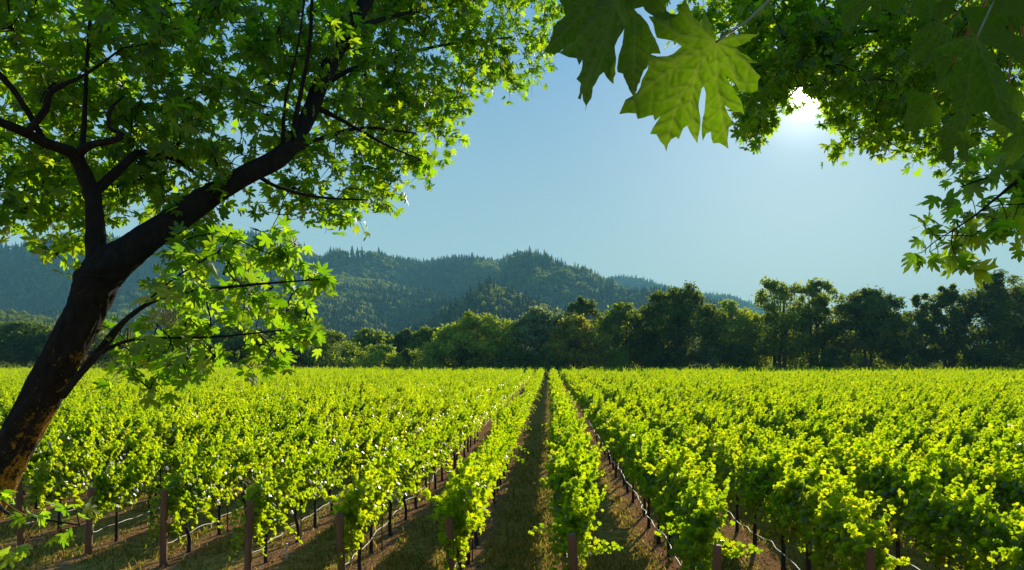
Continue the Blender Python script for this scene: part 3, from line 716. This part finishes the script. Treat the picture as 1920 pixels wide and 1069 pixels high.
def crown(parent, blobs, mat, size, per, nodes_, name='crown', flat=.35, twig=True, gap=None, tw_=1.0):
    """leafy sprays: each blob is (centre, radius); leaves sit round short twigs that join the nearest bough"""
    C_, N_, T_, S_ = [], [], [], []; g = Geo()
    if nodes_ is not None:
        dist = np.full(len(blobs), 9e9); par = np.zeros((len(blobs), 3)); cs = np.array([b[0] for b in blobs]); left = np.ones(len(blobs), bool); order = []
        for q in nodes_[:, :3]:
            dd_ = ((cs - q) ** 2).sum(1); m_ = dd_ < dist; dist[m_] = dd_[m_]; par[m_] = q
        while left.any():
            i = np.argmin(np.where(left, dist, 9e9)); left[i] = False; order.append((blobs[i], par[i].copy()))
            dd_ = ((cs - cs[i]) ** 2).sum(1) * 1.15; m_ = left & (dd_ < dist); dist[m_] = dd_[m_]; par[m_] = cs[i]
    else: order = [(b, None) for b in blobs]
    for (c0, rb, s_mul, pn), s0 in order:
        m = max(3, int(per * pn))
        for tw in range(max(1, m // 6)):
            dv = norm(R.randn(3)); a = c0 + dv * rb * (.1 + .3 * R.rand()); e = c0 + dv * rb * (.7 + .5 * R.rand()) + np.array((0, 0, -.15 * rb))
            t = np.linspace(.15, 1, 6)[:, None]; p = a + (e - a) * t
            off = norm(R.randn(6, 3) * (1, 1, .6)) * size * (.35 + .5 * R.rand(6, 1))
            C_.append(p + off); T_.append(off / size + np.array((0, 0, -.45)) + .3 * R.randn(6, 3)); N_.append(np.array((0, 0, flat)) + .62 * R.randn(6, 3)); S_.append(size * s_mul * (.55 + .6 * R.rand(6)))
            if twig: g.tube([c0, a, e], [.006 * tw_, .005 * tw_, .002 * tw_], 4, 1, cap=False)
        if twig and nodes_ is not None:
            L_ = np.linalg.norm(c0 - s0)
            g.tube([s0, (s0 + c0) / 2 + norm(R.randn(3)) * .08 * L_ + (0, 0, .06 * L_), c0], [(.007 + .004 * L_) * tw_, (.006 + .002 * L_) * tw_, .005 * tw_], 5, 3, cap=False)
    C_, N_, T_, S_ = np.vstack(C_), np.vstack(N_), np.vstack(T_), np.concatenate(S_)
    if gap is not None:      # a gap in the foliage, round the line from point gap[0] towards the sun
        v = C_ - gap[0]; al = v @ np.array(SUN_DIR); ok = np.linalg.norm(v - al[:, None] * np.array(SUN_DIR), axis=1) > gap[1]
        C_, N_, T_, S_ = C_[ok], N_[ok], T_[ok], S_[ok]
    V, T = place_leaves(*MAPLE_LEAF, C_, N_, T_, S_, .4)
    obj(name, mesh(name, V, T, mat), parent)
    if twig: tag(obj('twigs', g.mesh('twigs', M['bark']), parent), kind='stuff')

MAIN = [(-160, -140), (1090, -140), (1060, 20), (1020, 120), (950, 150), (890, 165), (845, 215), (815, 310), (760, 345), (735, 388), (690, 395), (560, 415), (490, 395), (530, 335), (560, 300), (500, 290), (420, 320), (400, 400), (330, 440),
        (230, 430), (150, 430), (140, 520), (90, 500), (40, 440), (-160, 470)]
LOW = [(400, 400), (470, 440), (545, 455), (560, 540), (600, 600), (580, 660), (480, 668), (350, 690), (290, 690), (200, 690), (215, 620), (290, 560), (300, 500), (340, 450)]
dep = lambda x: np.interp(x, [-100, 300, 450, 600, 800, 1000, 1100], [6.9, 7.3, 7.9, 8.9, 11.5, 14.5, 15.5])
blobs = []
while len(blobs) < 500:
    x, y = R.uniform(-160, 1060), R.uniform(-140, 520)
    if not inpoly(x, y, MAIN): continue
    d = dep(x) + R.uniform(-.5, 2.2) * (1 if y < 380 else .6)
    if x < 330 and y > 120 and d < 7.3: d += .9
    if abs(y - np.interp(x, [200, 530], [500, 290])) < 55 and 200 < x < 540 and d < dep(x): d = dep(x) + .4 + R.rand()
    blobs.append((P(x, y, d), 45 * d / F * (1.2 if x < 700 else .9), 1.0, 1.0 if x < 600 else 1.25))
while len(blobs) < 640:
    x, y = R.uniform(640, 1090), R.uniform(-120, 320)
    if inpoly(x, y, MAIN): d = dep(x) + R.uniform(-.8, 1.8); blobs.append((P(x, y, d), 36 * d / F, 1.0, 1.1))
while len(blobs) < 715:
    x, y = R.uniform(180, 620), R.uniform(400, 700)
    if not inpoly(x, y, LOW): continue
    d = 6.5 + R.uniform(-.8, 1.5); blobs.append((P(x, y, d), 42 * d / F, 1.0, .5))
for x, y, pn in [(612, 520, .5), (590, 528, .4), (540, 480, .5), (520, 470, .4), (575, 590, .5), (560, 640, .5), (585, 625, .4), (60, 955, .3), (145, 960, .3), (40, 1030, .25), (105, 1010, .22), (300, 700, .25), (280, 730, .2), (240, 690, .3), (-5, 930, .3)]:
    blobs.append((P(x, y, 6.2), .10, 1.0, pn))
crown(maple, blobs, M['maple'], .138, 24, NODES)
# moss tufts on the sunny underside of the trunk
tn = nodes[0]; n = 5200
M['moss'] = leaf_mat('moss_fuzz', [(.10, .07, .01), (.2, .13, .02), (.3, .2, .03)], [(.2, .13, .01), (.34, .22, .02), (.45, .3, .03)], .8, .1, .4)
k = R.randint(0, int(len(tn) * .62), n); a = R.normal(0, .8, n)
tgn = norm(np.gradient(tn[:, :3], axis=0))[k]; sd_ = norm(np.cross(tgn, np.array((0, 1., 0)))); fw = np.array((0, 1., 0))
dirs = norm(np.cos(a)[:, None] * np.where(sd_[:, :1] > 0, sd_, -sd_) + np.sin(a)[:, None] * fw)
cen = tn[k, :3] + tgn * R.uniform(-.05, .05, (n, 1)) + dirs * tn[k, 3:4] * .98
kp = fbm(cen[:, 0] * 6, cen[:, 2] * 6, 21) > .46 + .10 * np.clip(cen[:, 2] - 3, 0, 9)
cen, dirs = cen[kp], dirs[kp]; n = len(cen)
V, T = place_leaves(np.array([(-.12, 0, 0), (.12, 0, 0), (0, 1, .2)], float), np.array([(0, 1, 2)]), cen, R.randn(n, 3), dirs + .7 * R.randn(n, 3), .015 + .03 * R.rand(n), .5)
obj('moss', mesh('moss', V, T, M['moss']), maple)
g = Geo()
for _ in range(46):
    p0 = P(R.uniform(283, 335), R.uniform(575, 590), 6.45 + .1 * R.randn()); L_ = R.uniform(.08, .22)
    g.tube([p0, p0 + (.02 * R.randn(), .02 * R.randn(), -L_ * .5), p0 + (.03 * R.randn(), .03 * R.randn(), -L_)], [.004, .003, .0015], 4, 2)
M['lichen'] = solid_mat('lichen', [(.3, (.22, .18, .09)), (.7, (.35, .28, .15))], 20, .9, .2)
tag(obj('lichen', g.mesh('lichen', M['lichen']), maple), kind='stuff')
fix_parent(maple)

# ------------------------------------------------------------------ second maple, overhanging from the right
right = empty('maple_tree', (8.5, 5.0, float(bank(5.0)))); tag(right, 'maple tree at right whose boughs overhang the field around the sun', 'tree')
rn = [limb(right, 'trunk', [(3230, 1120, 140, 5), (3150, 800, 110, 5), (2900, 400, 90, 5.6), (2500, 60, 70, 7), (2150, -120, 50, 8.6)], 14, 6)]
for b_ in [[(2500, 60, 40, 7), (2250, 20, 30, 8), (2000, 10, 22, 9.2), (1800, 40, 14, 10.2), (1600, 60, 9, 11), (1450, 40, 5, 11.6)],
           [(2300, -20, 30, 7.8), (2000, -60, 20, 9), (1700, -60, 12, 10.5), (1450, -50, 7, 11.5), (1250, -30, 4, 12)],
           [(1900, 20, 14, 9.7), (1780, 130, 9, 9.9), (1690, 190, 6, 10), (1600, 230, 3, 10)],
           [(1700, 50, 10, 10.5), (1560, 110, 6, 10.8), (1470, 190, 4, 11)],
           [(2500, 60, 30, 7), (2250, 150, 24, 5.5), (2080, 280, 18, 4.2), (1930, 330, 14, 3.7), (1870, 370, 9, 3.6), (1820, 410, 6, 3.5), (1750, 455, 3, 3.5)],
           [(2080, 280, 12, 4.2), (1960, 290, 9, 3.9), (1860, 330, 6, 3.8), (1800, 350, 3, 3.7)]]:
    rn.append(limb(right, 'branch', b_, 8, 6, .05, .6))
RN = np.vstack(rn)
R.seed(23)
RPOLY = [(1240, -120), (2050, -120), (2050, 330), (1900, 300), (1800, 310), (1740, 300), (1690, 272), (1640, 262), (1585, 275), (1560, 225), (1540, 190), (1480, 195), (1440, 245), (1400, 262), (1385, 190), (1330, 110), (1255, 60)]
rb_ = []
while len(rb_) < 520:
    x, y = R.uniform(1240, 2050), R.uniform(-120, 330)
    if not inpoly(x, y, RPOLY): continue
    if math.hypot(x - 1514, y - 190) < 24 + (14 if y > 190 else 0): continue
    d = 11 + R.uniform(-1.4, 2.2); rb_.append((P(x, y, d), 32 * d / F, 1.0, 1.0))
while len(rb_) < 760:
    x, y = R.uniform(1400, 1840), R.uniform(10, 275)
    if not inpoly(x, y, RPOLY) or (x > 1560 and y > 232) or math.hypot(x - 1514, y - 190) < 24 + (14 if y > 190 else 0): continue
    d = 10.4 + R.uniform(-1.2, 2.5); rb_.append((P(x, y, d), 30 * d / F, .95, 1.0))
for x, y in [(1580, 278), (1420, 250), (1405, 262), (1700, 285), (1600, 270), (1660, 262)]: rb_.append((P(x, y, 10.2), .2, 1, .5))
crown(right, rb_, M['maple'], .14, 20, RN, gap=(P(1320, 165, .95), .16))
rm = []
MID = [(1752, 435), (1785, 355), (1835, 290), (1960, 245), (2010, 450), (1915, 395), (1880, 435), (1815, 484), (1742, 476)]
while len(rm) < 58:
    x, y = R.uniform(1735, 2010), R.uniform(240, 490)
    if not inpoly(x, y, MID): continue
    d = 3.8 + R.uniform(-.6, 1.0); rm.append((P(x, y, d), 40 * d / F, 1.0, .5))
for x, y in [(1728, 474), (1795, 488), (1890, 418), (1920, 445)]: rm.append((P(x, y, 3.6), .05, 1.1, .5))
crown(right, rm, M['maple'], .10, 12, RN, 'bough_foliage', tw_=.45)
fix_parent(right)

# ------------------------------------------------------------------ large maple leaves close to the camera
def big_leaf_mat():
    m, nt, o = new_mat('large_maple_leaf')
    a = nt.nodes.new('ShaderNodeAttribute'); a.attribute_name = 'vein'
    g = nt.nodes.new('ShaderNodeTexCoord'); oi = nt.nodes.new('ShaderNodeObjectInfo')
    n1 = noise(nt, 28, 6, g.outputs['Object']); n2 = noise(nt, 160, 3, g.outputs['Object'])
    cell = nt.nodes.new('ShaderNodeTexVoronoi'); cell.feature = 'DISTANCE_TO_EDGE'; cell.inputs['Scale'].default_value = 150; nt.links.new(g.outputs['Object'], cell.inputs['Vector'])
    net = ramp(nt, cell.outputs['Distance'], [(.0, (.72, .72, .72)), (.12, (1, 1, 1))])
    tr_ = ramp(nt, n1, [(.3, (.10, .22, .001)), (.6, (.155, .29, .002)), (.8, (.23, .36, .003))])
    mul = nt.nodes.new('ShaderNodeMix'); mul.data_type = 'RGBA'; mul.blend_type = 'MULTIPLY'; mul.inputs[0].default_value = .7
    nt.links.new(tr_, mul.inputs[6]); nt.links.new(net, mul.inputs[7])
    spk = ramp(nt, n2, [(.70, (0, 0, 0)), (.74, (1, 1, 1))]); mulo = mixc(nt, mth(nt, 'MULTIPLY', spk, .6), mul.outputs[2], (.5, .5, .05))
    trc = mixc(nt, mth(nt, 'MULTIPLY', a.outputs['Fac'], .8), mulo, (.21, .30, .015))
    rf = mixc(nt, mth(nt, 'MULTIPLY', a.outputs['Fac'], .7), ramp(nt, n1, [(.3, (.03, .065, .010)), (.7, (.05, .095, .014))]), (.13, .16, .05))
    p = nt.nodes.new('ShaderNodeBsdfPrincipled'); p.inputs['Roughness'].default_value = .5; p.inputs['Specular IOR Level'].default_value = .1; nt.links.new(rf, p.inputs['Base Color'])
    t = nt.nodes.new('ShaderNodeBsdfTranslucent'); nt.links.new(trc, t.inputs[0])
    b = nt.nodes.new('ShaderNodeBump'); b.inputs['Strength'].default_value = .35; b.inputs['Distance'].default_value = .002; nt.links.new(cell.outputs['Distance'], b.inputs['Height'])
    nt.links.new(b.outputs[0], p.inputs['Normal'])
    mx = nt.nodes.new('ShaderNodeMixShader'); mx.inputs[0].default_value = .55
    nt.links.new(p.outputs[0], mx.inputs[1]); nt.links.new(t.outputs[0], mx.inputs[2]); nt.links.new(mx.outputs[0], o.inputs[0]); return m
M['big'] = big_leaf_mat()
M['petiole'] = solid_mat('petiole', [(.3, (.16, .10, .03)), (.7, (.26, .17, .05))], 20, .5, .1)

def seg_dist(p, a, b):
    ab = b - a; t = np.clip(((p - a) @ ab) / (ab @ ab), 0, 1); return np.linalg.norm(p - a - t[:, None] * ab, axis=1)

def leaf_blade(name, outline, veins, res, bend, seed, fold=.03):
    """outline and veins in leaf units (petiole at 0,0; length about 1); returns a mesh with folds along the veins"""
    r = np.random.RandomState(seed)
    o2 = np.asarray(outline, float)
    # rounder edge: two points between corners with a little waviness
    e = []
    for i in range(len(o2)):
        a, b = o2[i], o2[(i + 1) % len(o2)]; L_ = np.linalg.norm(b - a); n_ = max(1, int(L_ / .035))
        for k in range(n_):
            t = k / n_; nrm_ = np.array((b[1] - a[1], a[0] - b[0])) / max(L_, 1e-6)
            e.append(a + (b - a) * t + nrm_ * L_ * .03 * math.sin(math.pi * t) + (r.randn(2) * .003 if k else 0))
    e = np.array(e)
    lo, hi_ = e.min(0), e.max(0); gx, gy = np.meshgrid(np.arange(lo[0], hi_[0], res), np.arange(lo[1], hi_[1], res))
    ip = np.stack((gx.ravel(), gy.ravel()), -1) + r.uniform(-.2, .2, (gx.size, 2)) * res
    ip = ip[[inpoly(x, y, e) for x, y in ip]]
    pts = np.vstack((e, ip)); m = len(e)
    vv, _, ff, _, _, _ = delaunay_2d_cdt([Vector(p) for p in pts], [(i, (i + 1) % m) for i in range(m)], [list(range(m))], 1, 1e-6)
    p = np.array([(v.x, v.y) for v in vv])
    dm = np.full(len(p), 9.); ds = np.full(len(p), 9.)
    for path in veins:
        path = np.asarray(path, float)
        for a, b in zip(path[:-1], path[1:]):
            dm = np.minimum(dm, seg_dist(p, a, b)); L_ = np.linalg.norm(b - a); u = (b - a) / L_; nn = np.array((-u[1], u[0]))
            for s in np.arange(.12, L_, .10):
                q0 = a + u * s
                for sg in (-1, 1): ds = np.minimum(ds, seg_dist(p, q0, q0 + u * .11 + nn * sg * .15))
    vein = np.clip(np.maximum(1 - dm / .016, .6 * (1 - ds / .012)), 0, 1)
    z = fold * np.minimum(dm, .16) / .16 * 1.4 - fold * .35 * np.clip(1 - ds / .03, 0, 1) + .010 * np.sin(p[:, 0] * 21 + seed) * np.sin(p[:, 1] * 17)
    z += -bend[0] * (p[:, 1] - .2) ** 2 - bend[1] * p[:, 0] ** 2 + bend[2] * p[:, 0] * p[:, 1]
    return mesh(name, np.hstack((p, z[:, None])), np.array([f for f in ff if len(f) == 3]), M['big'], True, {'vein': vein})

def traced(zpts, sc_=3.342, ox=1000, oy=0):
    return [(x / sc_ + ox, y / sc_ + oy) for x, y in zpts]
MAINLEAF = traced([(1143, 265), (1135, 215), (1120, 150), (1100, 90), (1075, 60), (1060, 110), (1045, 150), (1020, 125), (990, 95), (965, 50), (940, 5), (922, 50), (905, 85), (800, 125), (720, 108), (748, 160), (762, 205), (775, 235), (870, 255), (930, 290),
    (880, 330), (840, 350), (780, 345), (715, 330), (722, 380), (715, 440), (680, 500), (650, 580), (575, 635), (538, 716), (590, 715), (640, 722), (652, 750), (690, 735), (755, 712), (765, 748), (800, 722), (750, 800), (732, 838), (770, 845), (785, 890),
    (828, 960), (838, 915), (890, 862), (912, 872), (940, 805), (960, 792), (990, 850), (1025, 905), (1045, 790), (1050, 740), (1043, 620), (1055, 555), (1070, 540), (1085, 580), (1080, 660), (1052, 800), (1056, 892), (1085, 835), (1112, 825), (1125, 900),
    (1165, 895), (1220, 937), (1215, 880), (1225, 800), (1258, 775), (1215, 715), (1200, 660), (1260, 700), (1325, 722), (1300, 630), (1250, 540), (1212, 465), (1262, 520), (1300, 585), (1415, 562), (1405, 510), (1422, 485), (1355, 395), (1420, 385), (1345, 340), (1270, 300), (1330, 270), (1415, 225), (1310, 212), (1215, 222)])
MV = [traced([(1143, 265), (1000, 350), (700, 560), (600, 670)]), traced([(1143, 265), (1020, 440), (900, 650), (820, 930)]), traced([(1143, 265), (1145, 480), (1170, 700), (1215, 920)]),
      traced([(1143, 265), (1220, 400), (1290, 560), (1320, 715)]), traced([(1143, 265), (1260, 330), (1415, 480)]), traced([(1143, 265), (950, 240), (740, 130)]), traced([(1143, 265), (1010, 170), (945, 20)]), traced([(1143, 265), (1280, 240), (1405, 226)]),
      traced([(1020, 440), (980, 650), (1015, 880)]), traced([(1000, 350), (860, 400), (725, 400)])]

def to_leaf(pts, org, scl):
    return [((x - org[0]) / scl, (y - org[1]) / scl) for x, y in pts]

def stalks(parent, paths, name='twig', mat='petiole'):
    g = Geo()
    for pts in paths:
        c_ = np.array([P(a, b, d) for a, b, w_, d in pts]); g.tube(c_, [w_ * d / F / 2 for a, b, w_, d in pts], 8, 5, .02)
    obj(name, g.mesh(name, M[mat]), parent)

# -- the branch with the big sunlit leaf
br1 = empty('maple_branch', tuple(P(1500, -40, .95))); tag(br1, 'close maple branch with one big sunlit leaf hanging left of the sun', 'branch')
br1c = []
L0 = 290.0
lm = leaf_blade('leaf', to_leaf(MAINLEAF, (1343, 79), L0), [to_leaf(v, (1343, 79), L0) for v in MV], .011, (.10, .06, .04), 3, .05)
lo_ = obj('leaf', lm, br1); d0 = .95; S0 = L0 * d0 / F
# leaf units x right, y down in the photo; blade stands upright facing the camera
lo_.matrix_world = Matrix.Translation(Vector(P(1343, 79, d0))) @ Matrix(((1, 0, 0), (0, 0, 1), (0, -1, 0))).to_4x4() @ Matrix.Scale(S0, 4)
tag(lo_, 'big sunlit maple leaf with deep lobes')
stalks(br1, [[(1343, 79, 4.5, .95), (1362, 66, 4, .96), (1400, 40, 4.5, .99), (1440, 2, 5, 1.03), (1500, -50, 8, 1.08), (1640, -110, 12, 1.1)]])
def traced_leaf(parent, zpts, pet, d, zs, ox, oy, seed, bend=(.2, .2, .1), tilt=(0, 0), label=None):
    """a leaf whose outline and petiole joint are given in enlarged photo coordinates; real size from its distance d"""
    pts = traced(zpts, zs, ox, oy); px, py = traced([pet], zs, ox, oy)[0]
    L_ = max(math.hypot(x - px, y - py) for x, y in pts)
    o2 = np.array(to_leaf(pts, (px, py), L_)); n_ = len(o2); vs = []
    for i in range(n_):
        a_, b_, c_ = o2[i - 1] - o2[i], o2[i], o2[(i + 1) % n_] - o2[i]
        ang = math.acos(max(-1, min(1, a_ @ c_ / (np.linalg.norm(a_) * np.linalg.norm(c_) + 1e-9))))
        if ang < 1.75 and (a_[0] * c_[1] - a_[1] * c_[0]) * ORI(o2) < 0 and np.linalg.norm(b_) > .42: vs.append([(0, 0), tuple(b_ * .5 + np.array((.01, -.01))), tuple(b_ * .97)])
    me = leaf_blade('leaf', o2, vs or [[(0, 0), tuple(o2[n_ // 2] * .9)]], .017, bend, seed, .06)
    o = obj('leaf', me, parent); S_ = L_ * d / F
    o.matrix_world = Matrix.Translation(Vector(P(px, py, d))) @ Matrix.Rotation(tilt[0], 4, 'X') @ Matrix.Rotation(tilt[1], 4, 'Z') @ Matrix(((1, 0, 0), (0, 0, 1), (0, -1, 0))).to_4x4() @ Matrix.Scale(S_, 4)
    if label: tag(o, label)
    return px, py
def ORI(p):
    x, y = p[:, 0], p[:, 1]; return np.sign((x * np.roll(y, -1) - np.roll(x, -1) * y).sum())

# -- the drooping cluster left of it
br2 = empty('maple_branch', tuple(P(1180, -60, .9))); tag(br2, 'close maple branch of dark folded leaves drooping left of the big leaf', 'branch')
Z3 = (3.342, 1000, 0); st = []
def add_leaf(br, store, z, pts, pet, d, seed, hub, **kw):
    px, py = traced_leaf(br, pts, pet, d, *z, seed, **kw)
    store.append([(px, py, 4, d), ((px + hub[0]) / 2 + 8, (py + hub[1]) / 2, 4, (d + hub[2]) / 2), (*hub[:2], 7, hub[2])])
hub2 = (1200, -110, .93)
add_leaf(br2, st, Z3, [(330, -60), (200, -40), (160, 10), (190, 50), (200, 100), (150, 150), (120, 190), (125, 240), (110, 290), (65, 415), (130, 400), (165, 370), (190, 335), (215, 320), (235, 330), (262, 300), (300, 330), (360, 240), (420, 120), (440, -20)], (390, -40), .93, 31, hub2, bend=(.25, .5, .2))
add_leaf(br2, st, Z3, [(420, -30), (330, 120), (270, 240), (250, 340), (210, 370), (160, 450), (215, 445), (265, 435), (280, 478), (300, 440), (295, 500), (262, 565), (290, 590), (270, 690), (288, 695), (297, 655), (315, 764), (357, 660), (365, 595), (385, 560), (410, 500), (438, 468), (475, 520), (500, 540), (515, 470), (518, 380), (508, 300), (530, 250), (560, 200), (600, 130), (640, 70), (620, -30)], (540, -50), .87, 32, hub2, bend=(.1, 1.1, .3))
add_leaf(br2, st, Z3, [(610, 40), (655, 78), (720, 160), (760, 250), (795, 347), (740, 338), (715, 420), (690, 450), (675, 490), (640, 580), (615, 652), (585, 570), (560, 470), (528, 450), (530, 390), (560, 270), (575, 160)], (640, 20), 1.04, 33, hub2, bend=(.3, .3, 0), label='smaller sunlit leaf half hidden behind the big one')
add_leaf(br2, st, Z3, [(585, -70), (586, 20), (592, 102), (640, 62), (690, 35), (750, 5), (800, -60)], (700, -60), .90, 34, hub2, bend=(.3, .6, 0))
add_leaf(br2, st, Z3, [(760, -60), (720, 20), (668, 62), (700, 95), (765, 126), (830, 134), (912, 104), (865, 85), (838, 62), (832, 0), (830, -60)], (795, -50), .89, 35, hub2, bend=(.3, .5, .3))
stalks(br2, st)
# -- the shaded cluster in the upper right corner
br3 = empty('maple_branch', tuple(P(1850, -60, 1.4))); tag(br3, 'close maple branch of big shaded leaves filling the upper right corner', 'branch')
Z4 = (1.979, 1440, 0); st = []; hub3 = (1890, -100, 1.42)
for i, (pts, pet, d) in enumerate([
    ([(760, 133), (700, 138), (655, 165), (590, 190), (650, 206), (720, 215), (735, 240), (680, 270), (640, 300), (605, 352), (660, 330), (702, 315), (692, 370), (700, 440), (718, 492), (760, 430), (800, 408), (830, 405), (850, 440), (880, 462), (915, 502), (942, 440), (990, 390), (960, 330), (912, 290), (905, 262), (870, 215), (830, 175), (795, 150)], (775, 140), 1.22),
    ([(795, 26), (735, 12), (755, 60), (770, 110), (800, 150), (850, 190), (890, 240), (918, 282), (958, 275), (962, 200), (930, 140), (880, 92), (960, 100), (1010, 40), (930, 15), (850, 20)], (793, 20), 1.45),
    ([(690, -40), (615, 20), (608, 55), (622, 98), (660, 62), (700, 42), (708, 5), (730, -30)], (700, -40), 1.6),
    ([(640, 70), (560, 108), (505, 150), (540, 165), (512, 205), (485, 262), (540, 240), (565, 275), (600, 235), (640, 270), (650, 200), (690, 160), (690, 110)], (660, 90), 1.75),
    ([(650, 215), (610, 240), (585, 275), (615, 270), (600, 330), (640, 315), (665, 340), (700, 300), (745, 290), (720, 255), (735, 215)], (690, 205), 1.8),
    ([(700, 430), (650, 462), (590, 525), (640, 508), (632, 560), (582, 625), (640, 596), (648, 642), (678, 600), (688, 528), (697, 528), (688, 590), (718, 622), (732, 562), (768, 548), (740, 505), (730, 450)], (708, 432), 1.62),
    ([(600, 350), (545, 335), (500, 345), (520, 400), (495, 450), (488, 505), (522, 490), (548, 545), (562, 480), (600, 470), (655, 460), (660, 400)], (620, 360), 1.9),
    ([(340, -30), (290, 25), (228, 50), (262, 70), (250, 100), (252, 157), (310, 110), (350, 62), (385, 20), (372, 60), (408, 80), (425, 30), (480, 50), (520, 5), (470, -40)], (410, -40), 1.6),
    ([(950, 470), (880, 515), (845, 575), (885, 560), (868, 625), (925, 600), (980, 560), (1000, 480)], (975, 470), 1.75),
    ([(860, 370), (800, 470), (780, 510), (830, 490), (850, 540), (880, 500), (930, 505), (940, 420)], (890, 360), 1.5),
    ([(560, -40), (520, 30), (500, 75), (550, 60), (600, 85), (640, 30), (640, -40)], (600, -50), 1.7),
    ([(905, -60), (850, -20), (790, 0), (830, 30), (835, 80), (890, 60), (960, 75), (1000, 20), (980, -50)], (925, -50), 1.3),
]):
    add_leaf(br3, st, Z4, pts, pet, d, 50 + i, hub3, bend=(.25, .35, .15 * (-1) ** i), tilt=((-1) ** i * .12, .1 * math.sin(i * 2.1)))
stalks(br3, st)
bpy.context.view_layer.update()
for r_ in (br1, br2, br3): 
    inv = Matrix.Translation(-Vector(r_.location))
    for c_ in r_.children:
        c_.matrix_parent_inverse = inv
